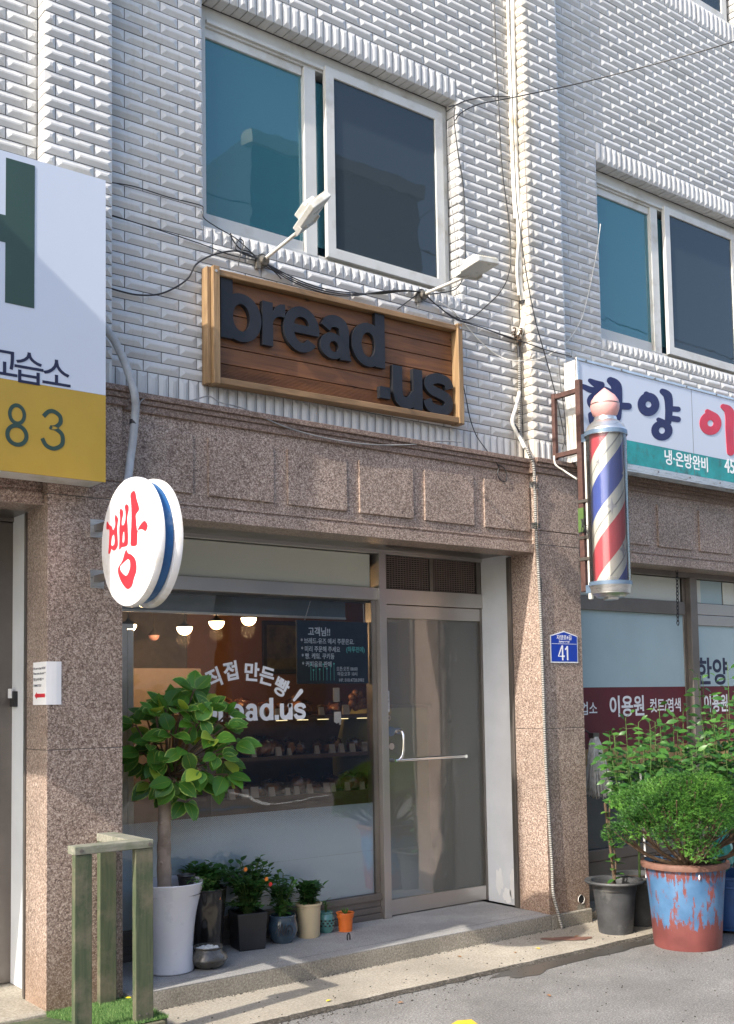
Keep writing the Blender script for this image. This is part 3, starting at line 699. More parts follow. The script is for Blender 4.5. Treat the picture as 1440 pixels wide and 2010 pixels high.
for a in (45, -45): mb.obox(Vector((5.14, .5976, 1.555)), Vector((math.cos(R(a)), 0, math.sin(R(a)))), VY, Vector((-math.sin(R(a)), 0, math.cos(R(a)))), .015, .0003, .002)
B.part('sticker_cross', mb, 'black_plastic', parent=Dr)

# ---- left shop doorway
Ld = B.part('side_shop_door', bxs([(-1, 2.32, .56, .65, 2.775, 2.80), (2.20, 2.318, .575, .65, .11, 2.77), (-1, 2.20, .575, .64, 2.40, 2.515), (-1, 2.20, .58, .64, 2.30, 2.395), (2.135, 2.20, .585, .64, .11, 2.30), (-1, 2.13, .585, .64, .11, .24)]), 'steel_brown', bevel=.0025)
wp('pane', [(-1, 2.135, .60, .607, .24, 2.30)], 'teal_glass', parent=Ld, bevel=0)
wp('transom_panel', [(-1, 2.19, .60, .612, 2.516, 2.77)], 'film_cream', parent=Ld)
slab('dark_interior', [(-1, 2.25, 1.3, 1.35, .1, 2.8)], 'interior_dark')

# ---- barber shop front
y2 = .18
Bw = B.part('barber_window', bxs([(6.475, 12, y2-.02, y2+.08, 2.725, 2.80), (6.475, 8.18, y2-.01, y2+.06, 2.395, 2.508), (8.225, 8.325, y2-.04, y2+.07, .06, 2.724), (6.475, 8.22, y2-.01, y2+.06, .37, .46), (6.475, 8.22, y2+.005, y2+.06, .06, .365), (6.475, 6.50, y2, y2+.05, .46, 2.39)]), 'steel_brown', bevel=.003)
def bp(name, boxes, mat, bevel=.003, **kw): return wp(name, boxes, mat, parent=Bw, bevel=bevel, **kw)
bp('glazing_strip', [(8.18, 8.224, y2+.01, y2+.06, .46, 2.72)], 'steel_dark')
bp('door_rail', [(8.326, 9.6, y2-.005, y2+.06, 2.405, 2.505), (8.326, 9.6, y2, y2+.06, 2.31, 2.40)], 'steel')
bp('transom_panel', [(6.50, 8.16, y2+.02, y2+.03, 2.512, 2.720)], 'film_cream', bevel=.006)
bp('transom_panel', [(8.335, 8.46, y2+.02, y2+.03, 2.512, 2.72), (8.80, 8.98, y2+.02, y2+.03, 2.512, 2.72)], 'film_cream', bevel=.006)
bp('transom_pane', [(8.465, 8.795, y2+.03, y2+.035, 2.512, 2.72)], 'film_pale')
bp('pale_film', [(6.50, 8.18, y2+.020, y2+.030, 1.762, 2.394), (8.34, 9.6, y2+.020, y2+.030, 1.762, 2.308)], 'film_pale', bevel=0)
bp('maroon_film', [(6.50, 8.18, y2+.020, y2+.030, 1.265, 1.761), (8.34, 9.6, y2+.020, y2+.030, 1.265, 1.761)], 'film_maroon', bevel=0)
bp('tan_film', [(6.50, 8.18, y2+.020, y2+.030, 1.06, 1.264), (8.34, 9.6, y2+.020, y2+.030, 1.06, 1.264)], 'film_tan', bevel=0)
bp('pane', [(6.50, 8.18, y2+.022, y2+.030, .46, 1.059), (8.34, 9.6, y2+.022, y2+.030, .46, 1.059)], 'opp_glass', bevel=0)
mb = MB(); yb = y2+.0195
for wd, x, z, sx, sz, of in (('모범업소', 6.585, 1.55, 1, .115, .012), ('이용원', 7.15, 1.535, .92, .185, .022), ('컷트/염색', 7.68, 1.555, .85, .13, .015), ('이용원', 8.44, 1.545, .80, .17, .022)):
    mb = MB(); text(mb, wd, wall(x, z, yb, sx), sz, .001, of); B.part('window_lettering', mb, 'white_paint', parent=Bw)
mb = MB(); text(mb, '한양', wall(8.345, 1.80, yb, 1.0), .26, .001, .022); B.part('window_lettering', mb, 'text_navy', parent=Bw)
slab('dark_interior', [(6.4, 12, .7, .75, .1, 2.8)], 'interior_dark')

# ---- upstairs windows
def upwin(x0, x1, z0, z1, kind):
    w = x1-x0; h = z1-z0
    fr = MB(); a = x0; yb = .115
    for b in ((a, a+.088, yb, .22, z0, z1), (x1-.06, x1, yb, .22, z0, z1), (a+.088, x1-.06, yb, .22, z0, z0+.075), (a+.088, x1-.06, yb, .22, z1-.13, z1),
              (a+.088, x1-.06, yb-.02, yb, z1-.115, z1-.09), (a+.088, a+.84, yb+.018, .20, z0+.075, z0+.150), (a+.088, a+.84, yb+.018, .20, z1-.19, z1-.13), (a+.845, a+.940, yb-.002, .21, z0+.06, z1-.13)): fr.box(*b)
    f = B.part('upstairs_window', fr, 'white_frame', bevel=.003)
    s = MB(); sx0, sx1 = a+1.0, x1-.07; zb, zt = z0+.068, z1-.088
    for b in ((sx0, sx0+.072, .078, .112, zb, zt), (sx1-.075, sx1, .078, .112, zb, zt), (sx0+.066, sx1-.068, .078, .112, zb, zb+.072), (sx0+.066, sx1-.068, .078, .112, zt-.065, zt)): s.box(*b)
    B.part('sash', s, 'white_frame', parent=f, bevel=.003)
    p = MB(); p.box(sx0+.066, sx1-.068, .092, .096, zb+.072, zt-.065); B.part('insect_screen', p, 'screen', parent=f)
    p = MB(); p.box(a+.088, sx0+.05, .15, .156, z0+.15, z1-.19); B.part('pane', p, 'teal_glass', parent=f)
    p = MB()
    for b in ((a+.088, a+.15, .24, .28, z0+.07, z1-.15), (a+.15, a+.82, .24, .28, z1-.30, z1-.25), (x1-.30, x1-.19, .15, .19, z0+.07, z1-.1), (sx0+.07, x1-.30, .15, .19, z1-.24, z1-.17)): p.box(*b)
    B.part('inner_frame', p, 'white_frame', parent=f)
    p = MB(); n = 60; vs = []; fs = []
    for k in range(n+1):
        x = x0+w*k/n; y = .42+.03*math.sin(k*1.7)+.02*noise.noise(Vector((k*.5, z0, 0))); vs += [(x, y, z0-.1), (x, y, z1+.1)]
    for k in range(n): fs.append((2*k, 2*k+2, 2*k+3, 2*k+1))
    p.add(vs, fs); B.part('curtain', p, kind, parent=f, smooth=True)
upwin(*W1, 'curtain'); upwin(*W2, 'curtain'); upwin(*W3, 'curtain')
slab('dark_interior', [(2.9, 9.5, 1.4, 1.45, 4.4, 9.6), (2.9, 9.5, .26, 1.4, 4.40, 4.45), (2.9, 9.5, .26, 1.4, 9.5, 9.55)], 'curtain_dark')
slab('roof_slab', [(-1.5, 12, .0, 8, 9.5, 9.7)], 'grout')
slab('building_body', [(-1.5, 12, 5.0, 8, -.02, 9.5), (-1.55, -1.5, .01, 8, -.02, 9.5), (12, 12.05, .01, 8, -.02, 9.5)], 'opp_wall2')

# small things fixed on the facade
mb = MB(); mb.tube([(6.378, -.13, .175), (6.378, -.02, .175)], .034, 24, cap=False); o = B.part('drain_pipe', mb, 'white_frame', smooth=True)
mb = MB(); mb.tube([(6.378, -.1265, .175), (6.378, -.1262, .175)], .030, 24); B.part('drain_hole', mb, 'black_plastic', parent=o)
mb = MB(); mb.box(6.335, 6.42, -.1262, -.1255, .03, .14); B.part('drain_stain', mb, 'step_face')

# ------------------------------------------------------------------ bakery interior
slab('interior_wall', [(2.7, 7.4, 3.0, 3.05, .1, 2.8), (7.35, 7.4, .7, 3.0, .1, 2.8)], 'interior_brown')
slab('interior_partition', [(2.75, 4.55, 2.6, 2.65, .11, 2.8), (2.70, 2.75, .7, 3.0, .1, 2.8)], 'interior_dark')
slab('interior_partition', [(3.35, 4.6, 2.45, 2.55, .11, 1.98)], 'interior_pink')
slab('interior_ceiling', [(2.7, 7.4, .7, 3.0, 2.66, 2.70)], 'interior_dark')
slab('interior_floor', [(2.7, 7.4, .9, 3.0, .1, .108)], 'shelf_wood')
slab('interior_wall', [(6.115, 7.35, .66, .70, .11, 2.66)], 'interior_pink')
# display shelf with baked goods
S = Thing('bread_display_shelf', 'brown tiered display shelf of breads behind the bakery window', 'shelf', (4.9, 1.6, .11))
mb = MB()
for z, y in ((1.575, 1.50), (1.27, 1.42), (.97, 1.34)): mb.box(4.1, 5.72, y, y+.42, z-.03, z)
S.part('shelf_board', mb, 'shelf_wood')
mb = MB(); mb.box(4.1, 5.72, 1.95, 1.99, .11, 1.60); mb.box(4.06, 4.1, 1.34, 1.95, .11, 1.6); mb.box(4.1, 5.72, 1.36, 1.40, .11, .94); S.part('back_panel', mb, 'shelf_wood')
mb = MB()
for k in range(5): mb.box(4.75+k*.2, 4.85+k*.2, 1.515, 1.53, 1.538, 1.543)
S.part('strip_light', mb, 'tube_glow')
Cn = Thing('shop_counter', 'olive yellow counter with slanting side inside the bakery door', 'counter', (5.95, 1.5, .11))
mb = MB(); P = [(5.74, 1.62), (6.12, 1.62), (6.14, .11), (5.60, .11), (5.60, 1.20)]
mb.add([(x, 1.30, z) for x, z in P]+[(x, 2.0, z) for x, z in P], [(0, 4, 3, 2, 1), (5, 6, 7, 8, 9)]+[(i, (i+1) % 5, (i+1) % 5+5, i+5) for i in range(5)])
Cn.part('counter_body', mb, 'interior_olive'); mb = MB(); mb.box(5.72, 6.16, 1.28, 2.02, 1.62, 1.65); Cn.part('counter_top', mb, 'shelf_wood')
def bread(x, y, z, s, proto=[None]):
    if proto[0] is None:
        T = Thing('wrapped_bread', 'x', 'bread', (0, 0, 0))
        mb = MB(); mb.ellipsoid((0, 0, .045), .07, .055, .045, 14, jit=.10); mb.ellipsoid((.05, .02, .05), .05, .05, .04, 12, jit=.1); T.part('loaf', mb, 'bread_crust', smooth=True)
        mb = MB(); mb.ellipsoid((0.01, 0, .055), .10, .07, .062, 9, jit=.22); T.part('plastic_bag', mb, 'cellophane')
        proto[0] = T.e; r = T.e
    else:
        r = proto[0].copy(); COL.objects.link(r)
        for c in list(proto[0].children):
            d = c.copy(); COL.objects.link(d); d.parent = r
    r.location = (x, y, z); r.rotation_euler = (0, 0, random.uniform(0, 6)); r.scale = (s, s, s*random.uniform(.8, 1.15)); return r
def pcard(x, y, z, proto=[None]):
    if proto[0] is None:
        mb = MB(); mb.add([(-.028, -.012, 0), (.028, -.012, 0), (.028, .008, .075), (-.028, .008, .075), (-.028, .02, 0), (.028, .02, 0)], [(0, 1, 2, 3), (5, 4, 3, 2), (0, 3, 4), (1, 5, 2)])
        mb.box(-.018, .018, -.0095, -.0085, .03, .034); mb.box(-.018, .012, -.0075, -.0065, .045, .049)
        proto[0] = single('price_card', mb, 'card', 'x', 'card'); r = proto[0]
    else: r = proto[0].copy(); COL.objects.link(r)
    r.location = (x, y, z); r.rotation_euler = (0, 0, random.uniform(-.3, .3)); return r
for nm, z, y, nb in (('upper', 1.575, 1.50, 11), ('middle', 1.27, 1.42, 12), ('lowest', .97, 1.34, 12)):
    for k in range(nb):
        r = bread(4.2+k*1.45/nb+random.uniform(-.045, .045), y+.14+random.uniform(-.03, .03), z, random.uniform(.65, 1.3))
        r['label'] = 'cellophane wrapped bread on the %s tier of the display shelf' % nm; r['group'] = 'wrapped breads on the %s tier' % nm; r['category'] = 'bread'
        if random.random() < .85:
            c = pcard(4.2+k*1.45/nb+random.uniform(0, .07), y+.022, z); c.scale = (random.uniform(.7, 1.1),)*3; c['label'] = 'small cream price card on the %s tier of the display shelf' % nm; c['group'] = 'price cards on the %s tier' % nm; c['category'] = 'card'
mb = MB(); c = Vector((5.62, 1.62, 1.63))
for k in range(7): a = 2*math.pi*k/7; mb.ellipsoid(c+Vector((.055*math.cos(a), .0, .06+.06*math.sin(a))), .034, .03, .034, 10)
single('round_bread_loaf', mb, 'bread_crust', 'knotted round loaf standing at the right end of the display shelf', 'bread', c, smooth=True)
Fp = Thing('framed_picture', 'framed brownish picture on the bakery back wall behind the chalkboard', 'picture', (6.0, 2.98, 1.9))
a, b = at(515, 1218, 2.97), at(600, 1322, 2.97)
mb = MB(); mb.box(a.x, b.x, 2.96, 2.99, b.z, a.z); Fp.part('frame', mb, 'interior_dark', bevel=.004)
mb = MB(); mb.box(a.x+.04, b.x-.04, 2.957, 2.962, b.z+.04, a.z-.04); Fp.part('canvas', mb, 'canvas')
for i, (px, py, yy, lb) in enumerate(((488, 1213, 1.75, 'rightmost and nearest the chalkboard'), (425, 1220, 1.85, 'second from the right'), (362, 1231, 1.95, 'third from the right'), (252, 1226, 2.05, 'leftmost, beside the granite pillar'), (302, 1247, 2.4, 'lowest, pinkish reflection modelled as a lamp'))):  # the last one is a pinkish reflection, modelled as an unlit lamp
    p = at(px, py, yy); L = Thing('pendant_lamp', 'glowing half globe pendant lamp in the bakery, '+lb, 'lamp', p, 'pendant lamps behind the bakery window')
    r = .062 if i < 4 else .045
    mb = MB(); mb.lathe(p, [(.001, -r)]+[(r*math.sin(R(q)), -r*math.cos(R(q))) for q in range(15, 91, 15)], 20); L.part('globe', mb, 'lamp_glow' if i < 4 else 'pink_ball', smooth=True)
    if i < 4:
        pl = bpy.data.lights.new('pendant_light', 'POINT'); pl.energy = 2.6; pl.color = (1, .62, .30); pl.shadow_soft_size = .06
        po = bpy.data.objects.new('pendant_light', pl); COL.objects.link(po); po.parent = L.e; po.location = (0, 0, -.10)
    mb = MB(); mb.lathe(p, [(r*1.01, 0), (r*.9, .015), (.02, .03), (.012, .05)], 20, close=True); mb.tube([p+Vector((0, 0, .05)), Vector((p.x, p.y, 2.66))], .006); L.part('lamp_shade', mb, 'interior_dark', smooth=True)

# chalkboard hanging inside the glass
Cb = Thing('hanging_chalkboard', 'black chalkboard with handwritten Korean notice hung inside the window', 'chalkboard', (4.64, .63, 1.8))
mb = MB(); mb.box(4.345, 4.978, .622, .636, 1.812, 2.262); Cb.part('board', mb, 'chalkboard', bevel=.002)
mb = MB(); yc = .6218
def ck(s, px, py, size, off=.012): p = at(px, py, yc); text(mb, s, wall(p.x, p.z, yc, .88), size, .0006, off)
ck('고객님!!', 604, 1246, .068, .02)
for s, px, py in (('* 브레드-유즈 에서 주문은요.', 590, 1261), ('* 미리 주문해 주세요', 591, 1277), ('* 빵. 케잌. 쿠키등', 592, 1291), ('* 커피음료 판매', 593, 1307)): ck(s, px, py+1, .045)
for s, px, py in (('오픈:오전 08:00', 660, 1316), ('마감:오후 10시', 662, 1326), ('HP. 010.4728.0983', 665, 1338)): ck(s, px, py, .034, .006)
Cb.part('chalk_writing', mb, 'chalk_white')
mb = MB(); ck('(하루전에)', 679, 1279, .045, .02)
for k, (x, z) in enumerate(((0, .115), (.025, .075), (.05, .10), (.085, .08), (.12, .115), (.155, .085), (.19, .105), (.225, .12))):
    mb.box(4.46+x*.9, 4.463+x*.9, yc-.0006, yc, 1.835, 1.835+z); mb.tube([(4.4615+x*.9, yc, 1.835+z), (4.4615+x*.9, yc-.0008, 1.835+z)], .007, 8)
Cb.part('chalk_flowers', mb, 'chalk_green')
mb = MB()
for x0, x1 in ((4.42, 4.47), (4.95, 4.945)): mb.tube([(x0, .63, 2.262), (x1, .63, 2.40)], .003, 6)
Cb.part('hanging_cord', mb, 'cable_white')
mb = MB(); a = at(654, 1350, .615); mb.box(a.x, a.x+.05, .61, .622, a.z-.10, a.z); mb.tube([(a.x+.025, .61, a.z-.035), (a.x+.025, .608, a.z-.035)], .012, 14)
single('wall_switch_box', mb, 'card', 'cream switch box stuck inside the window below the chalkboard', 'switch', (a.x, .61, a.z))
mb = MB(); a = at(655, 1397, .615)
for k in range(7): mb.box(a.x+k*.009, a.x+k*.009+.007, .612, .614, a.z-.07-random.random()*.03, a.z)
single('paper_tag', mb, 'paper', 'crumpled white paper tag stuck inside the window under the switch box', 'tag', (a.x, .61, a.z))

# ------------------------------------------------------------------ signs
# academy sign box, cut off by the left edge of the photo
A = Thing('academy_sign', 'white and mustard light box sign with dark green letter at far left', 'sign', (1.6, -.12, 2.88))
X1 = 2.483; zt = 4.555
A.part('sign_box', bxs([(.75, X1-.004, -.312, -.13, 2.885, zt-.003)]), 'ivory_metal', bevel=.004)
zy = at(205, 776, -.32).z
A.part('white_face', bxs([(.75, X1, -.322, -.313, zy, zt)]), 'white_sign'); A.part('yellow_face', bxs([(.75, X1, -.322, -.313, 2.882, zy-.001)]), 'sign_yellow')
fnA = lambda x, y, z: (x, -.3225-z, y)
def q(pts, Y): return [(at(a, b, Y).x, at(a, b, Y).z) for a, b in pts]
mb = MB(); H = q([(11.7, 310), (68.3, 326), (67.7, 605.7), (10, 594)], -.323)
xl, xr = H[0][0], H[1][0]; zt_, zb_ = H[1][1]-.0, H[2][1]+0; wH = xr-xl
fill([[(xl, zb_), (xr, zb_), (xr, zt_), (xl, zt_)]], .002, fnA, mb); zbar = at(11, 423, -.323).z; zb2 = at(11, 476, -.323).z
fill([[(xl-.26, zb2), (xl, zb2), (xl, zbar), (xl-.26, zbar)]], .002, fnA, mb); fill([[(xl-.26-wH, zb_), (xl-.26, zb_), (xl-.26, zt_), (xl-.26-wH, zt_)]], .002, fnA, mb)
A.part('letter', mb, 'sign_green')
mb = MB()
for k, (ch, px, py) in enumerate((('소', 80, 758), ('습', 25, 748), ('교', -28, 738))): p = at(px, py, -.323); text(mb, ch, wall(p.x, p.z+.012, -.3225), .185, .002, .004)
A.part('sign_lettering', mb, 'text_navy')
mb = MB(); k8 = at(33, 876, -.323); t8 = at(33, 792, -.323).z; h = t8-k8.z; w_ = .25*h
fill([ell(k8.x, k8.z+h*.745, .21*h, .255*h), ell(k8.x, k8.z+h*.745, .13*h, .165*h)], .002, fnA, mb)
fill([ell(k8.x, k8.z+h*.26, .27*h, .27*h), ell(k8.x, k8.z+h*.26, .175*h, .175*h)], .0024, fnA, mb)
p3 = at(104, 884, -.323); t3 = at(104, 804, -.323).z; h = t3-p3.z; P3 = [(-.24, .80), (-.12, .93), (.02, .955), (.17, .86), (.18, .70), (.06, .58), (-.06, .55), (.08, .53), (.23, .40), (.22, .17), (.02, .045), (-.17, .10), (-.27, .26)]
fill([stroke([(p3.x+a*h, p3.z+b*h) for a, b in P3], .10*h, round_=False)], .002, fnA, mb)
A.part('numerals', mb, 'sign_green')

# wooden bread.us sign
Wd = Thing('wooden_shop_sign', 'wooden framed plank sign with black letters bread.us under the upstairs window', 'sign', (4.3, -.01, 3.62))
rotS = .018
def sw(x, z): return z+(x-3.27)*rotS*1.0       # the sign hangs slightly off level
def sbox(mb, x0, x1, y0, y1, z0, z1):
    mb.add([(x0, y0, sw(x0, z0)), (x1, y0, sw(x1, z0)), (x1, y1, sw(x1, z0)), (x0, y1, sw(x0, z0)), (x0, y0, sw(x0, z1)), (x1, y0, sw(x1, z1)), (x1, y1, sw(x1, z1)), (x0, y1, sw(x0, z1))],
           [(0, 3, 2, 1), (4, 5, 6, 7), (0, 1, 5, 4), (1, 2, 6, 5), (2, 3, 7, 6), (3, 0, 4, 7)])
zl, zh = 3.607, 4.335
for (x0, x1, z0, z1, y0, mt) in ((3.272, 3.318, zl, zh, -.115, 'frame_z'), (5.268, 5.312, zl, zh, -.115, 'frame_z'), (3.319, 5.267, zl+.005, zl+.045, -.108, 'frame_x'), (3.319, 5.267, zh-.05, zh-.012, -.100, 'frame_x')):
    mb = MB(); sbox(mb, x0, x1, y0, -.016, z0, z1); Wd.part('frame_board', mb, mt, bevel=.004)
mb = MB()
for x0 in (3.235, 3.2355): pass
sbox(mb, 3.245, 3.270, -.085, -.016, zl+.003, zh-.004); Wd.part('frame_board', mb, 'frame_z', bevel=.003)
mb = MB(); sbox(mb, 5.314, 5.336, -.09, -.016, zl+.002, zh-.01); Wd.part('frame_board', mb, 'frame_z', bevel=.003)
nP = 6; hp = (zh-.05-zl-.045)/nP
for k in range(nP):
    mb = MB(); sbox(mb, 3.319, 5.267, -.046+random.uniform(-.001, .001), -.022, zl+.046+k*hp, zl+.045+(k+1)*hp-.004); Wd.part('plank', mb, 'sign_plank', bevel=.003)
mb = MB()
for k in range(11): sbox(mb, 3.32, 5.266, -.0485, -.044, zl+.05+k*.009, zl+.0545+k*.009)
Wd.part('grooved_strip', mb, 'sign_plank')
def letter(ch, x0, x1, z0, h, k=0):
    wd = dict(b=1, d=1, r=.66, e=1, a=.92, u=.93, s=.92).get(ch, .3); mb = MB(); sx = (x1-x0)/wd
    for j, loops in enumerate(glyph(ch)):
        fill([[(x0+a*sx, sw(x0, 0)*0+z0+b*h+(a*sx)*rotS) for a, b in L] for L in loops], .036+j*.0006, lambda x, y, z: (x, -.044-z, y), mb)
    Wd.part('letter', mb, 'letter_black')
for ch, x0, x1, z0, h in (('b', 3.343, 3.634, 3.913, .288), ('r', 3.642, 3.818, 3.920, .282), ('e', 3.80, 4.078, 3.930, .283), ('a', 4.082, 4.340, 3.928, .283), ('d', 4.340, 4.622, 3.930, .283),
                          ('.', 4.573, 4.663, 3.728, .265), ('u', 4.688, 4.952, 3.690, .285), ('s', 4.962, 5.246, 3.688, .288)): letter(ch, x0, x1, z0, h)
mb = MB()
for x, z in ((3.345, 3.655), (4.5, 3.68), (3.29, 4.30), (5.29, 4.34)): mb.tube([(x, -.116 if x in (3.29, 5.29) else -.050, z), (x, -.120 if x in (3.29, 5.29) else -.053, z)], .009, 10)
Wd.part('screw', mb, 'steel')

# round bread sign
rc = Vector((2.45, -.664, 2.515)); rr = .333
Rs = Thing('round_bread_sign', 'round white double disc sign with red Korean letter and blue rim', 'sign', (2.55, -.33, 2.5))
def disc(x0, x1, r, rad=.02):
    mb = MB(); n = 64; prof = [(0, 0), (r-rad, 0), (r-rad*.4, .003), (r, rad), (r, (x1-x0)-.004), (r-.01, x1-x0), (0, x1-x0)]; vs = []
    for q_, d in prof:
        for k in range(n): a = 2*math.pi*k/n; vs.append((x0+d, rc.y+q_*math.cos(a), rc.z+q_*math.sin(a)))
    mb.add(vs, [(i*n+k, (i+1)*n+k, (i+1)*n+(k+1) % n, i*n+(k+1) % n) for i in range(len(prof)-1) for k in range(n)]); return mb
Rs.part('front_disc', disc(2.45, 2.492, rr, .016), 'white_acrylic', smooth=True); Rs.part('blue_rim', disc(2.4925, 2.5475, rr-.022), 'blue_rim', smooth=True); Rs.part('back_disc', disc(2.548, 2.59, rr, .016), 'white_acrylic', smooth=True)
def qd(pts): return [(lambda p: (p.y, p.z))(atX(190+a/7.18, 920+b/7.18, 2.4495)) for a, b in pts]
ch = [[[(150, 745), (175, 790), (215, 815), (225, 860), (245, 850), (262, 780), (255, 700), (265, 650), (290, 680), (302, 720), (290, 800), (290, 900), (298, 1060), (285, 1110), (255, 1150), (225, 1150), (205, 1130), (190, 1185), (165, 1190), (175, 1050), (180, 900), (175, 855), (140, 855), (138, 800)], [(215, 965), (245, 930), (250, 1060), (205, 1080)]],
      [[(335, 565), (365, 585), (372, 640), (355, 720), (352, 790), (385, 785), (405, 700), (405, 600), (395, 540), (415, 500), (445, 520), (450, 580), (435, 650), (430, 720), (438, 850), (440, 1020), (425, 1085), (345, 1110), (335, 1135), (315, 1130), (320, 1000), (318, 850), (330, 700), (322, 620)], [(370, 905), (388, 895), (390, 1020), (362, 1035)]],
      [[(520, 312), (545, 335), (560, 420), (595, 540), (590, 590), (550, 650), (555, 740), (570, 880), (600, 810), (672, 732), (715, 790), (710, 840), (685, 882), (655, 860), (610, 855), (575, 890), (568, 1050), (548, 1085), (485, 1085), (478, 1000), (490, 700), (485, 500), (475, 380), (490, 335)]],
      [[(415, 1140), (440, 1190), (490, 1210), (540, 1270), (560, 1360), (555, 1450), (525, 1540), (500, 1640), (470, 1680), (430, 1695), (390, 1660), (340, 1580), (305, 1480), (300, 1410), (330, 1350), (365, 1290), (390, 1200)], [(435, 1275), (465, 1300), (472, 1380), (450, 1460), (415, 1508), (370, 1480), (335, 1430), (330, 1375), (370, 1330)]]]
def smoothloop(L, n=3):
    P = [Vector((*p, 0)) for p in L]; m = len(P); out = []
    for i in range(m):
        a, b, c, d = P[i-1], P[i], P[(i+1) % m], P[(i+2) % m]
        for k in range(n):
            t = k/n; v = .5*((2*b)+(c-a)*t+(2*a-5*b+4*c-d)*t*t+(3*b-a-3*c+d)*t**3); out.append((v.x, v.y))
    return out
mb = MB()
for g in ch: fill([qd(smoothloop(L)) for L in g], .0015, lambda x, y, z: (2.4494-z, x, y), mb)
Rs.part('red_letter', mb, 'red_letter')
for z in (2.66, 2.38):
    Rs.part('bracket_arm', bxs([(2.50, 2.54, rc.y+rr-.03, -.126, z-.018, z+.018)]), 'steel_dark'); Rs.part('wall_plate', bxs([(2.48, 2.56, -.131, -.1255, z-.05, z+.05)]), 'alu')

# barber light box sign
K = Thing('barber_sign', 'long white and teal light box sign with blue and red Korean letters', 'sign', (7.5, -.12, 3.47))
Y3 = -.25; xb = 6.352; z_b, z_t = 3.475, 4.285
K.part('sign_body', bxs([(xb+.03, 9.6, Y3+.012, -.112, z_b+.03, z_t-.03)]), 'ivory_metal', bevel=.006)
mb = MB()
for k in range(9): mb.tube([(xb+.02, Y3+.022+k*.0125, z_b+.005), (xb+.02, Y3+.022+k*.0125, z_t-.02)], .0085, 8)
K.part('ribbed_end', mb, 'ivory_metal', smooth=True)
K.part('sign_frame', bxs([(xb+.01, 9.6, Y3-.006, Y3+.014, z_t-.024, z_t), (xb+.01, 9.6, Y3-.006, Y3+.014, z_b, z_b+.05), (xb+.008, xb+.034, Y3-.008, Y3+.014, z_b+.05, z_t-.024)]), 'alu', bevel=.004)
mb = MB()
for k in range(4): mb.box(xb+.01, 9.6, Y3-.010+k*.012, Y3-.004+k*.012, z_b-.012-.006*k, z_b-.0005)
K.part('bottom_rail', mb, 'alu')
zq = at(1240, 868, Y3).z+.01
K.part('white_face', bxs([(xb+.036, 9.6, Y3, Y3+.006, zq, z_t-.026)]), 'white_sign'); K.part('teal_face', bxs([(xb+.036, 9.6, Y3, Y3+.006, z_b+.052, zq-.001)]), 'teal_paint')
def qk(pts): return [(lambda p: (p.x, p.z))(at(980+a/3.13, 640+b/3.13, Y3)) for a, b in pts]
fnK = lambda x, y, z: (x, Y3-.0004-z, y)
kc = [0]
def kd(): kc[0] += 1; return .001+.0004*(kc[0] % 9)
def kst(mb, pts, w, ws=None):
    L = stroke(pts, w, ws=ws); fill([qk(L)], kd(), fnK, mb)
def kring(mb, cx, cy, rx, ry, h): fill([qk(ell(cx, cy, rx, ry, 28)), qk(ell(cx, cy, h, h*1.05, 18))], kd(), fnK, mb)
def kset(name, mt, items):
    mb = MB()
    for it in items: (kring if it[0] == 'o' else kst)(mb, *it[1:])
    K.part(name, mb, mt)
kset('letter', 'navy', [('s', [(555, 335), (590, 355), (625, 362)], 40, [26, 44, 40]), ('s', [(510, 370), (570, 395), (640, 392), (680, 405)], 40, [28, 40, 40, 34]), ('o', 588, 462, 52, 52, 18), ('s', [(680, 335), (715, 370), (722, 460), (718, 560)], 50, [44, 66, 60, 56]), ('s', [(730, 490), (790, 494)], 42), ('s', [(560, 545), (575, 600), (650, 612), (730, 600)], 34)])
kset('letter', 'navy', [('o', 913, 482, 66, 72, 19), ('s', [(898, 415), (930, 432)], 26), ('s', [(1000, 402), (1032, 430), (1040, 500), (1035, 590)], 44, [36, 54, 48, 40]), ('s', [(1045, 508), (1095, 512)], 34), ('s', [(1045, 566), (1095, 574)], 36), ('o', 996, 642, 65, 62, 19), ('s', [(975, 575), (1010, 590)], 26)])
kset('letter', 'barber_red', [('o', 1294, 598, 67, 72, 19), ('s', [(1275, 525), (1305, 540)], 28), ('s', [(1372, 495), (1410, 530), (1412, 640), (1418, 775)], 46, [32, 58, 50, 44])])
mb = MB(); p = at(1470, 870, Y3); text(mb, '용원', wall(p.x, p.z+.05, Y3-.0003, 1.0), .50, .001, .03); K.part('letter', mb, 'barber_red')
mb = MB(); p = at(1303, 908, Y3)
text(mb, '냉·온방완비', wall(p.x, p.z, Y3-.0003, .93), .135, .001, .016); K.part('small_lettering', mb, 'white_paint'); mb = MB(); p = at(1422, 926, Y3); text(mb, '45', wall(p.x, p.z, Y3-.0003, .9), .17, .001, .016); K.part('small_lettering', mb, 'white_paint')
mb = MB(); x = at(1357, 800, Y3).x; mb.box(x, x+.004, Y3-.001, Y3, z_b+.052, z_t-.026); x = at(1500, 800, Y3).x; mb.box(x+.4, x+.404, Y3-.001, Y3, z_b+.052, z_t-.026); K.part('face_seam', mb, 'steel_dark')
mb = MB()
for k in range(8):
    for z in (z_t-.012, z_b+.025): mb = MB(); mb.tube([(xb+.12+k*.42, Y3-.010, z), (xb+.12+k*.42, Y3-.0062, z)], .008, 8); K.part('screw', mb, 'steel_dark')
pass

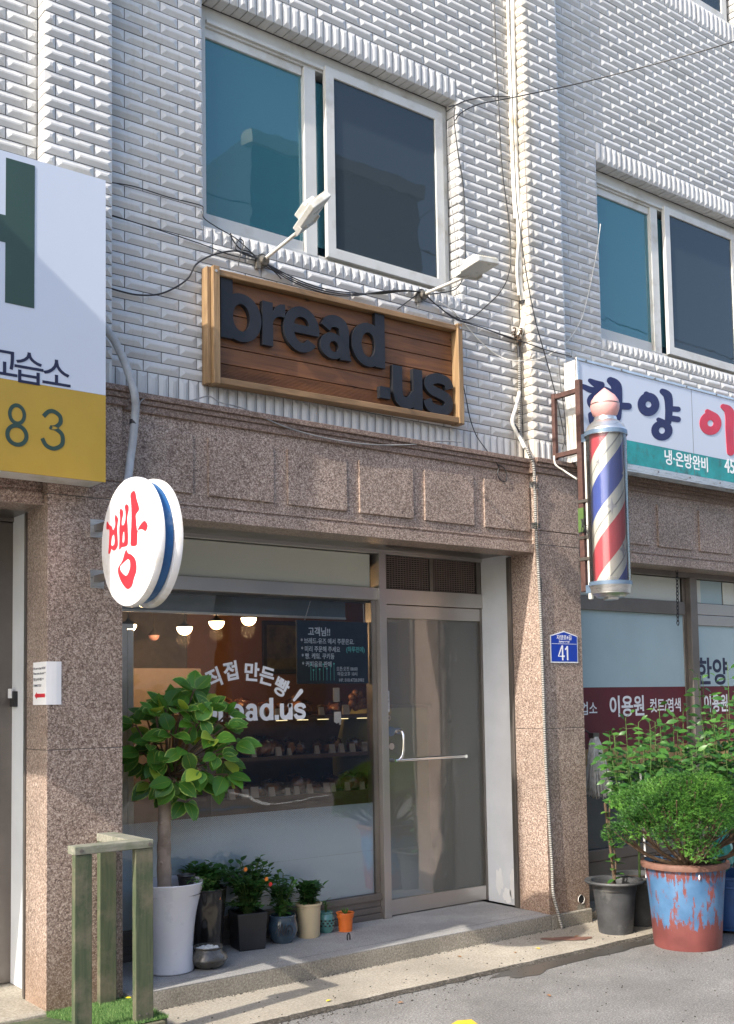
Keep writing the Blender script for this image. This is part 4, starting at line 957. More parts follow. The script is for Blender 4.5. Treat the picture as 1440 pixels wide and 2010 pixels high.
# barber pole on its iron bracket
pc = Vector((6.225, -.63, 2.485)); Pl = Thing('barber_pole', 'red white and blue barber pole with pink onion ball on rusty bracket', 'barber pole', (6.22, -.13, 2.4))
def along(name, mb, mt, **kw):
    o = build(name, mb, mt, Pl.e, pc, **kw); o.location = pc-Pl.loc; return o
mb = MB(); mb.lathe(pc, [(.120, .0), (.120, 1.13)], 48); o = along('striped_drum', mb, 'helix', smooth=True)
mb = MB()
for ang, z, s in ((-128, .555, .045), (-88, .245, .045), (-165, .88, .04), (-65, .80, .04)):
    vs = []
    for k in range(8):
        r = s*1.15 if k % 2 == 0 else s*.42; a = math.pi*k/4; u, v = r*math.cos(a)*.8, r*math.sin(a)*1.3; th = R(ang)+u/.1215; vs.append((pc.x+.1215*math.cos(th), pc.y+.1215*math.sin(th), pc.z+z+v))
    th = R(ang); vs.append((pc.x+.1225*math.cos(th), pc.y+.1225*math.sin(th), pc.z+z)); mb.add(vs, [(8, k, (k+1) % 8) for k in range(8)])
along('silver_star', mb, 'silver_film')
mb = MB(); text(mb, '·사멘뷸', lambda x, y, z: (pc.x+.1225*math.cos(R(-176)+x/.12), pc.y+.1225*math.sin(R(-176)+x/.12), pc.z+.02+y), .042, .0006, .012); along('small_lettering', mb, 'white_paint')
mb = MB(); mb.lathe(pc, [(.146, .0), (.146, 1.12)], 48); along('acrylic_tube', mb, 'acrylic_tube', smooth=True)
mb = MB(); mb.lathe(pc, [(.0, -.105), (.05, -.105), (.055, -.092), (.10, -.088), (.115, -.070), (.138, -.062), (.143, -.02), (.150, -.005), (.15, .012)], 48); along('bottom_cap', mb, 'alu', smooth=True)
mb = MB(); mb.lathe(pc, [(.151, 1.085), (.151, 1.125), (.143, 1.135), (.128, 1.165), (.10, 1.19), (.085, 1.20), (.08, 1.225), (.0, 1.226)], 48); along('top_cap', mb, 'alu', smooth=True)
mb = MB(); mb.lathe(pc, [(.1535, 1.088), (.1535, 1.118)], 48); mb.lathe(pc, [(.1535, -.004), (.1535, .024)], 48); along('blue_strap', mb, 'blue_strap', smooth=True)
mb = MB(); mb.lathe(pc, [(.058, 1.222), (.088, 1.245), (.103, 1.285), (.105, 1.315), (.098, 1.35), (.075, 1.385), (.045, 1.41), (.020, 1.432), (.0, 1.447)], 40); along('onion_ball', mb, 'pink_ball', smooth=True)
mb = MB(); mb.lathe(pc, [(.1055, 1.317), (.1068, 1.321), (.1055, 1.325)], 40); along('ball_seam', mb, 'steel_dark', smooth=True)
bx = 6.212; Yo = -.405
for b in ((bx, bx+.04, Yo, Yo+.045, 2.46, 4.05), (bx, bx+.032, -.152, -.120, 3.49, 4.0), (bx+.002, bx+.036, Yo+.046, -.153, 3.955, 3.992), (bx+.002, bx+.036, Yo+.046, -.12, 3.50, 3.535)): Pl.part('iron_bar', bxs([b]), 'rust_iron', bevel=.003)
Pl.part('pole_rail', bxs([(bx+.004, bx+.03, Yo-.05, Yo-.022, 2.40, 3.60)]), 'ivory_metal', bevel=.003)
for z in (2.475, 3.60): Pl.part('blue_clamp', bxs([(bx, bx+.04, Yo-.10, Yo-.0005, z-.03, z+.03)]), 'blue_strap', bevel=.003)
for z in (2.86, 3.13, 2.70): Pl.part('tie_band', bxs([(bx-.006, bx+.046, Yo-.056, Yo+.05, z-.012, z+.012)]), 'steel_dark', bevel=.002)
mb = MB(); mb.box(bx-.012, bx-.001, Yo-.01, Yo+.04, 2.90, 3.08); Pl.part('green_terminal', mb, 'stem_green')
mb = MB()
for k in range(5): mb.tube(spline([(bx-.01, Yo+.02-k*.01, 3.0), (bx-.02-.01*k, Yo-.02, 2.95-.02*k), (bx-.01, Yo-.05, 2.86+.02*k), (bx, Yo-.07, 2.75)]), .0025, 5)
Pl.part('loose_wires', mb, 'cable_black')

# address plate
D = Thing('address_plate', 'blue house number plate 41 with white rim on the granite pillar', 'plate', (6.27, -.128, 2.05))
yp = -.127; P5 = [(6.117, 1.945), (6.418, 1.945), (6.418, 2.150), (6.268, 2.186), (6.117, 2.150)]
def inset(P, d): c = (sum(a for a, b in P)/len(P), sum(b for a, b in P)/len(P)); return [(a+(c[0]-a)*d/.15, b+(c[1]-b)*d/.11) for a, b in P]
mb = MB(); fill([P5], .004, lambda x, y, z: (x, yp-z, y), mb); D.part('white_rim', mb, 'white_paint')
mb = MB(); fill([inset(P5, .008)], .001, lambda x, y, z: (x, yp-.004-z, y), mb); D.part('blue_field', mb, 'plate_blue')
mb = MB(); mb.box(6.128, 6.407, yp-.0056, yp-.0051, 2.087, 2.090)
text(mb, '자양로4길', wall(6.268, 2.122, yp-.0052), .040, .0005, .012, 'CENTER'); text(mb, 'Jayang-ro 4-gil', wall(6.268, 2.100, yp-.0052), .020, .0005, .01, 'CENTER')
fill([stroke([(6.268, 1.995), (6.200, 1.995), (6.240, 2.070), (6.250, 2.073)], .013, smooth=False, round_=False)], .0005, lambda x, y, z: (x, yp-.0052-z, y), mb)
fill([stroke([(6.246, 1.965), (6.246, 2.073)], .014, smooth=False, round_=False)], .0007, lambda x, y, z: (x, yp-.0052-z, y), mb)
fill([stroke([(6.300, 1.965), (6.300, 2.073)], .015, smooth=False, round_=False)], .0005, lambda x, y, z: (x, yp-.0052-z, y), mb)
fill([stroke([(6.276, 2.045), (6.302, 2.068)], .013, smooth=False, round_=False)], .0007, lambda x, y, z: (x, yp-.0052-z, y), mb)
D.part('lettering', mb, 'white_paint')

# paper notice wrapped round the left pillar
Nn_ = Thing('paper_notice', 'white paper notice with red arrow taped to the left pillar edge', 'notice', (2.24, -.13, 1.8))
mb = MB(); c = []
for k in range(9):
    t = k/8; c.append((2.236+max(0, t-.62)*.22, -.129+max(0, .62-t)*.30 if t < .62 else -.1285-.004*math.sin(t*9)))
vs = []; fs = []
for x, y in c: vs += [(x-.003, y, 1.695), (x-.003, y, 1.925)]
for k in range(8): fs.append((2*k, 2*k+2, 2*k+3, 2*k+1))
mb.add(vs, fs); Nn_.part('sheet', mb, 'paper')
mb = MB()
fnN = lambda x, y, z: (2.2325-z, -.13+.165-x, y)
for s, z in (('We are in class NOW', 1.885), ('Please press the bell ^^', 1.858), ('벨을 눌러주세요 ^^', 1.825), ('THANK YOU!', 1.793)): text(mb, s, lambda x, y, z_: (2.2318-z_, .05-x, z+y), .0185, .0004, .004)
Nn_.part('lettering', mb, 'text_navy')
mb = MB(); fill([[(.02, 1.745), (.05, 1.765), (.05, 1.755), (.165, 1.755), (.165, 1.735), (.05, 1.735), (.05, 1.725)]], .0004, lambda x, y, z: (2.2318-z, .05-x, y), mb); Nn_.part('red_arrow', mb, 'red_letter')
Ib = Thing('door_bell', 'small grey and black door bell box on the left door jamb', 'bell', at(28, 1370, .45))
p = atX(28, 1372, 2.30); Ib.part('bell_box', bxs([(2.280, 2.3045, p.y-.045, p.y+.02, p.z-.045, p.z+.045)]), 'black_plastic', bevel=.003); Ib.part('label_tag', bxs([(2.275, 2.2795, p.y-.02, p.y+.035, p.z+.005, p.z+.06)]), 'paper')

# ------------------------------------------------------------------ spotlights over the wooden sign
def spot(base, tip, az, lb):
    base, tip = Vector(base), Vector(tip); T = Thing('sign_spotlight', lb, 'spotlight', base, 'spotlights above the wooden sign')
    mb = MB(); mb.tube([base+Vector((0, .0, 0)), base+Vector((0, -.025, 0))], .045, 20); mb.tube([base+Vector((0, -.02, .01)), base+Vector((0, -.06, -.015))], .026, 14); mb.box(base.x-.05, base.x-.02, base.y-.03, base.y, base.z-.06, base.z-.02); T.part('wall_mount', mb, 'grey_glaze', smooth=True)
    mb = MB(); mb.tube([base+Vector((0, -.03, 0)), tip], .0115, 12); T.part('arm', mb, 'ivory_metal', smooth=True)
    az = Vector(az).normalized(); ay = (Vector((0, 1, -.25))-az*az.dot(Vector((0, 1, -.25)))).normalized(); ax = ay.cross(az); c = tip-ay*.09+az*.02
    T.part('lamp_head', (lambda m: (m.obox(c, ax, ay, az, .100, .112, .020), m)[1])(MB()), 'ivory_metal', bevel=.006)
    T.part('driver_box', (lambda m: (m.obox(c+az*.042+ay*.01, ax, ay, az, .062, .055, .022), m)[1])(MB()), 'ivory_metal', bevel=.006)
    mb = MB()
    for k in range(11): mb.obox(c+az*.024-ay*.06+ax*(-.09+k*.018), ax, ay, az, .002, .04, .008)
    T.part('cooling_fins', mb, 'ivory_metal')
    T.part('front_glass', (lambda m: (m.obox(c-az*.0185, ax, ay, az, .088, .098, .002), m)[1])(MB()), 'led_glass')
    mb = MB()
    for s in (-1, 1): mb.obox(tip+ax*s*.104, ax, ay, az, .003, .03, .012)
    mb.obox(tip+ay*.03, ax, ay, az, .107, .003, .012); T.part('yoke', mb, 'ivory_metal')
spot((3.678, -.01, 4.482), (3.70, -.50, 4.555), (-.66, .30, .70), 'white floodlight on long arm above the letters, tilted steeply')
spot((5.006, -.01, 4.545), (5.02, -.50, 4.54), (-.12, .12, .98), 'white floodlight on long arm right of the window, facing down')

# ------------------------------------------------------------------ cables and pipes
def cable(name, pts, Y, r, mat, label, cat='cable', group=None, n=8, mb=None):
    P = []
    for k, p in enumerate(pts):
        y = p[2] if len(p) > 2 else Y; P.append(at(p[0], p[1], y))
    own = mb is None; mb = mb or MB(); mb.tube(spline(P, n), r, 8)
    if own: return single(name, mb, mat, label, cat, P[0], group, smooth=True)
    return mb
cable('black_cable', [(205, 357), (262, 366), (333, 388), (392, 403), (398, 412), (400, 428), (425, 446), (465, 470), (505, 507)], -.02, .0035, 'cable_black', 'thin black cable running along the tile joint to the window corner')
cable('black_cable', [(205, 418), (233, 427), (313, 452), (397, 480), (450, 500), (503, 512)], -.025, .0035, 'cable_black', 'thin black cable sagging below the joint cable to the left floodlight')
cable('black_cable', [(205, 562), (233, 571), (270, 579), (310, 578), (345, 564), (370, 545), (386, 518), (420, 500), (465, 493), (505, 508)], -.03, .0055, 'cable_black', 'thick black cable looping from the academy sign over the wooden sign corner')
mb = MB()
for k in range(3): cable('', [(512, 512-k*2), (545, 530+k*3), (590, 552+k*4), (640, 568+k*4), (690, 575+k*3), (745, 577-k*2), (790, 572-k), (825, 573)], -.028-.008*k, .0045, '', '', mb=mb)
single('cable_bundle', mb, 'cable_black', 'bundle of black cables strung between the two floodlights', 'cable', at(660, 570), smooth=True)
mb = MB(); cable('', [(505, 508), (490, 495), (470, 488), (455, 468), (452, 458)], -.03, .0045, '', '', mb=mb); cable('', [(505, 508), (480, 500), (462, 488), (470, 470), (478, 478), (470, 505), (468, 522)], -.035, .0035, '', '', mb=mb)
cable('', [(508, 515), (525, 525), (540, 535), (552, 548)], -.03, .0035, '', '', mb=mb)
single('cable_tangle', mb, 'cable_black', 'short tangle of black cable ends around the left floodlight base', 'cable', at(500, 505), smooth=True)
mb = MB()
for k in range(2): cable('', [(832, 575+k*3), (858, 600), (895, 625+k*2), (945, 643), (1000, 662+k*2), (1015, 668)], -.025-.006*k, .0045, '', '', mb=mb)
cable('', [(1015, 668, -.12), (1040, 676, -.13), (1075, 688, -.13), (1122, 700, -.2)], -.13, .0042, '', '', mb=mb)
single('black_cable', mb, 'cable_black', 'double black cable from the right floodlight across to the barber sign', 'cable', at(940, 640), smooth=True)
cable('black_cable', [(822, 576), (800, 592), (780, 607)], -.03, .004, 'cable_black', 'short black cable dropping from the right floodlight behind the wooden sign')
cable('black_cable', [(880, 210), (893, 207), (915, 198), (950, 191), (1000, 190)], -.02, .0045, 'cable_black', 'black cable arching from the window corner to the ivory pipe')
cable('overhead_wire', [(893, 237, -.02), (905, 222, -.03), (940, 205, -.06), (1005, 192, -.18), (1140, 163, -.5), (1300, 122, -1.0), (1440, 82, -1.5), (1600, 30, -2.2)], -.1, .0045, 'cable_black', 'long overhead wire stretching from the window corner past the right edge', 'wire')
cable('black_cable', [(893, 212), (891, 235), (897, 290), (908, 360), (912, 430), (912, 500), (908, 545), (893, 568), (865, 575), (838, 578)], -.02, .0045, 'cable_black', 'black cable hanging beside the window reveal down to the right floodlight')
cable('grey_cable', [(878, 238), (880, 300), (884, 380), (893, 470), (896, 560), (890, 592), (878, 600)], .01, .003, 'cable_grey', 'thin grey cable inside the sunlit window reveal')
cable('black_cable', [(970, -10), (972, 80), (978, 200), (985, 330), (998, 430), (1002, 500), (996, 545), (980, 575), (955, 600), (920, 627), (895, 622)], -.02, .0042, 'cable_black', 'long black cable falling left of the pipe and looping back below the right floodlight')
cable('black_cable', [(1000, -10, -.115), (1005, 180, -.12), (1012, 370, -.13), (1019, 440, -.135), (1033, 540, -.14), (1050, 628, -.14), (1070, 700, -.15), (1090, 775, -.16), (1102, 830, -.17), (1107, 862, -.18), (1103, 882, -.18)], -.13, .0042, 'cable_black', 'black cable slanting across the tiled pilaster in front of the ivory pipe')
cable('white_cable', [(1178, 440, -.02), (1173, 480, -.02), (1164, 530, -.02), (1151, 590, -.02), (1139, 630, -.02), (1115, 668, -.03), (1085, 692, -.13), (1050, 706, -.13), (1010, 708, -.1), (975, 697, -.02), (940, 668, -.02), (915, 640, -.02), (890, 612, -.02), (862, 592, -.02)], -.02, .0038, 'cable_white', 'thin white cable curving from the right window over the pilaster')
cable('grey_cable', [(272, 800), (278, 786), (298, 778), (330, 784), (355, 789), (380, 785), (410, 778), (432, 790), (480, 803), (560, 838), (640, 860), (720, 872), (800, 873), (860, 866), (905, 868)], -.09, .0042, 'cable_grey', 'grey cable sagging along the cornice below the wooden sign')
cable('black_cable', [(908, 752), (916, 790), (922, 820), (933, 852), (948, 875), (965, 897), (978, 915), (976, 930), (982, 942), (992, 945), (994, 932), (988, 918), (978, 913)], -.075, .0035, 'cable_black', 'dangling cable loop over the granite lintel right of the wooden sign')
cable('white_cable', [(1087, 895, -.16), (1090, 912, -.18), (1108, 925, -.22), (1125, 936, -.28), (1131, 940, -.33)], -.2, .007, 'cable_white', 'short white cable curving under the barber pole bracket')
cable('black_cable', [(1096, 705, -.16), (1100, 760, -.2), (1106, 800, -.22), (1110, 850, -.22), (1104, 880, -.2)], -.2, .0035, 'cable_black', 'loose black wire hanging along the ribbed end of the barber sign')
def pipe(name, segs, mat, label, parts=(), cat='pipe'):
    T = Thing(name, label, cat, at(*segs[0][0]))
    for nm, mt, r, pts in [('pipe_run', mat, segs[0][1], segs[0][2])]+list(parts):
        mb = MB(); mb.tube(spline([at(*p) for p in pts], 8), r, 12); T.part(nm, mb, mt, smooth=True)
    return T
pipe('wrapped_pipe', [((1010, 20, -.03), .021, [(1004, -60, -.03), (1006, 100, -.03), (1011, 300, -.03), (1018, 450, -.03), (1020, 555, -.04), (1026, 585, -.045), (1030, 610, -.045), (1024, 645, -.04), (1017, 662, -.03)])], 'tape_pipe', 'thick ivory taped pipe running down beside the right pilaster',
     [('thin_pipe', 'cable_white', .011, [(1016, -60, -.03), (1022, 60, -.03), (1024, 300, -.04), (1022, 420, -.05), (1014, 520, -.055), (1018, 580, -.06)]), ('side_pipe', 'tape_pipe', .013, [(994, -60, -.012), (999, 120, -.012), (1004, 300, -.012), (1010, 430, -.012)]),
      ('black_band', 'black_plastic', .0225, [(1018, 128, -.03), (1018, 131, -.03)]), ('black_band', 'black_plastic', .023, [(1025, 590, -.046), (1026, 596, -.046)])])
mb = MB()
for k in range(14):
    a = random.uniform(0, 6); p = at(1016+random.uniform(-8, 6), 662+random.uniform(-7, 10), -.04); d = Vector((math.cos(a), random.uniform(-.6, 0), math.sin(a)))*.045; mb.tube(spline([p, p+d*.6+Vector((0, -.02, .01)), p+d]), .006, 6)
single('cable_knot', mb, 'twig', 'brown knot of frayed tape where the ivory pipe ends', 'knot', at(1016, 665, -.04), smooth=True)
T = pipe('ribbed_conduit', [((1018, 700, -.02), .0115, [(1018, 680, -.03), (1019, 720, -.03), (1019, 800, -.03), (1021, 850, -.04), (1035, 885, -.15), (1046, 910, -.15), (1049, 950, -.142), (1052, 1050, -.14), (1058, 1150, -.14), (1064, 1300, -.14), (1070, 1480, -.14), (1078, 1620, -.14), (1083, 1700, -.14), (1085, 1750, -.145), (1093, 1785, -.165), (1103, 1822, -.185)])], 'ribbed', 'long grey ribbed conduit down the corner of the right pillar',
     [('ivory_loop', 'cable_white', .014, [(1019, 770, -.05), (1012, 800, -.07), (1005, 825, -.07), (1010, 842, -.07), (1020, 860, -.07), (1030, 880, -.13)]), ('black_band', 'black_plastic', .0155, [(1008, 834, -.07), (1017, 849, -.07)]), ('black_tape', 'black_plastic', .0125, [(1016, 662, -.03), (1018, 702, -.03)]), ('black_tape', 'black_plastic', .0122, [(1059, 1135, -.14), (1060, 1160, -.14)])])
for y_ in (952, 1032): mb = MB(); p = at(1049 if y_ < 1000 else 1052, y_, -.15); mb.box(p.x-.035, p.x+.04, p.y-.008, -.126, p.z-.022, p.z+.022); T.part('clear_clamp', mb, 'acrylic_tube', bevel=.004)
T = pipe('taped_pipe', [((205, 635, -.20), .023, [(195, 625, -.2), (208, 647, -.19), (224, 668, -.19), (242, 705, -.19), (253, 735, -.195), (262, 765, -.205), (265, 782, -.205), (266, 800, -.19), (263, 840, -.17), (260, 870, -.165), (256, 900, -.165), (252, 935, -.2), (248, 952, -.3)])], 'tape_grey', 'grey taped pipe bending down to the round sign over the left pillar',
         [('black_band', 'black_plastic', .0245, [(263, 825, -.172), (262, 833, -.172)])])

# chain and mop at the barber front
mb = MB(); p0, p1 = at(1328, 1118, .10), at(1330, 1226, .10)
nl = 15
for k in range(nl):
    t = (k+.5)/nl; c = p0.lerp(p1, t); L = []; u = VX if k % 2 else VY
    for j in range(13): a = 2*math.pi*j/12; L.append(c+u*math.cos(a)*.011+VZ*math.sin(a)*.022)
    mb.tube(L, .0038, 6, cap=False)
single('hanging_chain', mb, 'black_plastic', 'black chain hanging from the lintel in front of the barber window', 'chain', p0, smooth=True)
Mp = Thing('string_mop', 'grey white string mop head hanging against the dark red window', 'mop', at(1168, 1445, .05))
mb = MB(); c = at(1166, 1446, .06)
for k in range(150):
    a = random.uniform(-1, 1); b = random.uniform(-1, 1); L = random.uniform(.42, .50)*(1-.1*abs(a)); pts = [c+Vector((a*.022, b*.02, 0))]
    for j in range(1, 9): t = j/8; w = .03+.075*t; pts.append(c+Vector((a*w+.028*t+random.uniform(-.006, .006), b*.05*(.4+t)-.0, -L*t)))
    mb.tube(pts, .0042, 5)
Mp.part('yarn', mb, 'mop_yarn'); mb = MB(); mb.box(c.x-.035, c.x+.035, c.y-.02, c.y+.03, c.z-.01, c.z+.03); mb.tube([c+Vector((0, .03, .02)), c+Vector((0, .12, .06))], .008); Mp.part('mop_clip', mb, 'steel_dark')

# ------------------------------------------------------------------ foliage helpers
def leaf(mb, base, d, nrm, L, W, tone, var=1.0, fold=.25, curl=.3, nseg=5):
    """one leaf: midrib, two halves folded up, tip curled down; tint = (tone, distance from midrib, variegation)"""
    d = d.normalized(); s = d.cross(nrm).normalized(); nn = s.cross(d).normalized(); vs = []; tt = []; p = base.copy(); dd = d.copy()
    for k in range(nseg+1):
        t = k/nseg; w = W*math.sin(math.pi*min(1, (t*.93+.035))**.85)*(1-.15*t)
        if k == nseg: w = .0008
        if k == 0: w = .001
        n2 = s.cross(dd).normalized(); wob = random.uniform(-.06, .06)
        vs += [p-s*w+n2*(w*fold*(1+wob)), p, p+s*w+n2*(w*fold*(1-wob))]; tt += [(tone, 1, var), (tone*.95, 0, var), (tone, 1, var)]
        dd = (dd-nn*curl/nseg).normalized(); p = p+dd*(L/nseg)
    fs = []
    for k in range(nseg):
        a = k*3; fs += [(a, a+3, a+4, a+1), (a+1, a+4, a+5, a+2)]
    mb.add(vs, fs, tt)
def rdir(up_=.3):
    a = random.uniform(0, 2*math.pi); z = random.uniform(-.6, 1)+up_
    return Vector((math.cos(a), math.sin(a), z)).normalized()
def sprigplant(mbL, mbS, c, rx, rz, ns, nl, L, W, h0=0, tone=(.2, .8), lean=.3):
    """several stems from c, each with leaves along it"""
    for i in range(ns):
        a = random.uniform(0, 2*math.pi); r = rx*math.sqrt(random.random()); tip = c+Vector((r*math.cos(a), r*math.sin(a), h0+rz*random.uniform(.65, 1)*(1-.25*(r/rx)**2)))
        mid = c.lerp(tip, .5)+Vector((0, 0, .03)); P = spline([c+Vector((r*.15*math.cos(a), r*.15*math.sin(a), 0)), mid, tip], 5)
        mbS.tube(P, .003, 5)
        for j in range(nl):
            t = .25+.75*j/(nl-1) if nl > 1 else 1; q_ = P[min(int(t*(len(P)-1)), len(P)-1)]; az = j*2.4+a
            d = Vector((math.cos(az), math.sin(az), random.uniform(-.1, .55)+(.6 if j == nl-1 else 0)))
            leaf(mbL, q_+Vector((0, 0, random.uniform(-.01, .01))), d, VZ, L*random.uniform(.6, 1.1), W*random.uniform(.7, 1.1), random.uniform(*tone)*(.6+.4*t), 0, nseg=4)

def pot_lathe(c, prof, n=40): mb = MB(); mb.lathe(c, prof, n); return mb
# tall white planter with rubber plant
c = Vector((3.13, .21, .11))
T = Thing('potted_rubber_plant', 'bushy rubber plant on pale trunk in tall flared white planter', 'potted plant', c)
prof = [(.0, .0), (.137, .0), (.143, .008)]+[(.136+.006*max(0, 1-k/3)+.068*(k/14)**2.6, .02+.49*k/14) for k in range(15)]+[(.207, .519), (.205, .5235), (.199, .521), (.190, .49), (.172, .43)]
T.part('planter', pot_lathe(c, prof, 56), 'white_pot', smooth=True)
T.part('base_plate', pot_lathe(c+Vector((0, 0, -.001)), [(0, 0), (.139, 0), (.139, .012), (0, .012)], 40), 'black_plastic')
mb = MB(); mb.lathe(c, [(.0, .468), (.10, .462), (.187, .452)], 36, wob=.03); T.part('soil', mb, 'soil')
mb = MB(); tk = spline([(3.105, .22, .54), (3.10, .22, .75), (3.105, .225, .95), (3.115, .24, 1.12), (3.13, .25, 1.25)], 6)
mb.tube(tk, .04, 16, rr=[.045-.012*k/(len(tk)-1)+.002*math.sin(k*1.7) for k in range(len(tk))])
for k in range(3): mb.ellipsoid(tk[6+7*k]+Vector((-.03, -.025, 0)), .012, .012, .012, 8)
T.part('trunk', mb, 'bark_pale', smooth=True)
mbL, mbB = MB(), MB(); top = Vector((3.13, .25, 1.22)); cc = Vector((3.24, .23, 1.46))
ends = []
for i in range(50):
    th = 2.399*i; zz = 1-2*(i+.5)/50; rr_ = math.sqrt(1-zz*zz); e = Vector((rr_*math.cos(th)*.34, rr_*math.sin(th)*.26, zz*.36)); e *= random.uniform(.55, 1.0); ends.append(cc+e)
for e in ends:
    P = spline([top.lerp(cc, .2)+Vector((random.uniform(-.03, .03), random.uniform(-.03, .03), 0)), top.lerp(e, .55)+Vector((0, 0, .02)), e], 4); mbB.tube(P, .0055, 6)
    out = (e-cc).normalized(); n_ = random.randint(5, 7)
    for j in range(n_):
        az = random.uniform(0, 6.28)+j*2.4; d = out*random.uniform(.5, .9)+Vector((math.cos(az), math.sin(az), random.uniform(-.45, .45)))*.85
        if d.y > .2: d.y *= .4
        L = random.uniform(.09, .155); yl = random.random(); tone = random.uniform(.12, .5) if yl > .09 else random.uniform(.8, 1.0)
        pe = e+d.normalized()*.025; mbB.tube([e, pe], .002, 4)
        leaf(mbL, pe, d, Vector((random.uniform(-.5, .3), -.75, .75)), L, L*.38, tone, random.choice((0, .25, .6, 1)), .18, random.uniform(.1, .7), 6)
T.part('crown', mbL, 'ficus_leaf', smooth=True, label='glossy green leaves with yellow edges'); T.part('branches', mbB, 'twig')
mb = MB(); mbS = MB()
for k in range(3): sprigplant(mb, mbS, Vector((3.24+k*.03, .10-.02*k, .56)), .06, .10, 5, 5, .035, .012, tone=(.5, 1))
T.part('small_succulent', mb, 'small_leaf')
mb = pot_lathe(Vector((3.275, .27, .53)), [(0, 0), (.038, 0), (.052, .11), (.058, .115), (.055, .122), (.05, .11), (.036, .01)], 24); T.part('inner_pot', mb, 'black_plastic', smooth=True)

def potted(name, lab, c, prof, mat, fol, soilz, soilr, group=None, n=40, extra=None):
    T = Thing(name, lab, 'potted plant', c, group); c = Vector(c)
    T.part('pot', pot_lathe(c, prof, n), mat, smooth=True)
    mb = MB(); mb.lathe(c, [(0, soilz+.006), (soilr*.6, soilz+.002), (soilr, soilz)], 24); T.part('soil', mb, 'soil')
    mbL, mbS = MB(), MB(); fol(mbL, mbS, c+Vector((0, 0, soilz)))
    T.part('leaves', mbL, 'small_leaf'); T.part('stems', mbS, 'stem_green'); return T
T = potted('potted_herb', 'low round leaved herb in tall glossy black ceramic jar', (3.50, .46, .11), [(0, 0), (.112, 0), (.115, .01), (.122, .12), (.135, .28), (.146, .40), (.150, .405), (.148, .415), (.138, .405), (.13, .36)], 'black_glaze',
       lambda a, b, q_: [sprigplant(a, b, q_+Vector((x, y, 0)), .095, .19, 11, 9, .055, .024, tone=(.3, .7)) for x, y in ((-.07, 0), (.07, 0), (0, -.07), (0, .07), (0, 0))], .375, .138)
mb = MB(); p = at(424, 1758, .33)
for k in range(6): mb.box(p.x-.03+k*.010, p.x-.022+k*.010, p.y-.006, p.y-.003, p.z-.028+.006*random.random(), p.z+.028-.008*random.random())
T.part('orange_mark', mb, 'orange_petal')
c = (3.80, .42, .11)
T = Thing('potted_lantana', 'leafy flowering shrub with yellow and red blooms in square black pot', 'potted plant', c)
mb = MB(); a, b, h = .088, .102, .235; rot = R(-12); ca, sa = math.cos(rot), math.sin(rot)
def sqr(r, z): return [(c[0]+x*ca-y*sa, c[1]+x*sa+y*ca, c[2]+z) for x, y in ((-r, -r), (r, -r), (r, r), (-r, r))]
mb.add(sqr(a, 0)+sqr(b, h)+sqr(b-.012, h)+sqr(b-.016, h-.03), [(0, 3, 2, 1)]+[(q0+i, q0+(i+1) % 4, q0+4+(i+1) % 4, q0+4+i) for q0 in (0, 4, 8) for i in range(4)]); T.part('pot', mb, 'black_plastic', bevel=.006)
mb = MB(); mb.add(sqr(b-.014, h-.02), [(0, 1, 2, 3)]); T.part('soil', mb, 'soil')
mbL, mbS = MB(), MB(); cb = Vector((3.80, .42, .33)); sprigplant(mbL, mbS, cb, .19, .36, 56, 11, .058, .024, tone=(.15, .65)); sprigplant(mbL, mbS, cb, .17, .10, 18, 7, .045, .017, tone=(.15, .5))
tp = Vector((3.90, .42, .68)); mbS.tube(spline([cb, cb+Vector((.05, 0, .2)), tp], 4), .003, 5)
for k in range(10): leaf(mbL, tp-Vector((0, 0, .012*k)), Vector((math.cos(k*2.4), math.sin(k*2.4), .4)), VZ, .045, .015, .75, 0)
T.part('leaves', mbL, 'small_leaf'); T.part('stems', mbS, 'stem_green')
for p, m_ in ((at(481, 1706, .24), 'orange_petal'), (at(530, 1735, .22), 'red_petal'), (at(522, 1725, .24), 'orange_petal')):
    mb = MB()
    for k in range(14): a_ = k*2.4; leaf(mb, p, Vector((math.cos(a_), -.5, math.sin(a_))), Vector((0, -1, .3)), .015, .0055, .6, 0, nseg=3)
    T.part('flower', mb, m_)
potted('potted_plant', 'upright leafy plant in round blue glazed pot with dark brush marks', (4.06, .41, .11), [(0, 0), (.062, 0), (.085, .03), (.102, .08), (.098, .12), (.086, .155), (.090, .175), (.086, .18), (.078, .165)], 'blue_glaze',
       lambda a, b, q_: (sprigplant(a, b, q_, .11, .31, 20, 12, .065, .018, tone=(.3, .8)), sprigplant(a, b, q_, .11, .12, 8, 5, .10, .007, tone=(.6, 1))), .155, .082)
mb = MB()
for pts in ([(540, 1832), (548, 1815), (545, 1838)], [(548, 1838), (553, 1814), (556, 1836), (561, 1815)], [(561, 1838), (563, 1822), (570, 1816), (574, 1826), (570, 1836)], [(566, 1836), (567, 1826), (570, 1827)]):
    mb.tube(spline([at(x, y, .305) for x, y in pts], 5), .0032, 6)
potT = [o for o in bpy.data.objects if o.name.startswith('potted_plant')][0]; build('brush_mark', mb, 'black_plastic', potT, potT.location, smooth=True)
potted('potted_plant', 'dark leafy plant in plain cylindrical beige pot', (4.285, .43, .11), [(0, 0), (.068, 0), (.073, .012), (.080, .19), (.082, .21), (.090, .213), (.090, .225), (.082, .226), (.078, .20)], 'beige_pot',
       lambda a, b, q_: [sprigplant(a, b, q_+Vector((x, 0, 0)), .075, .18, 11, 9, .06, .021, tone=(.15, .55)) for x in (-.03, 0, .03)], .20, .080)
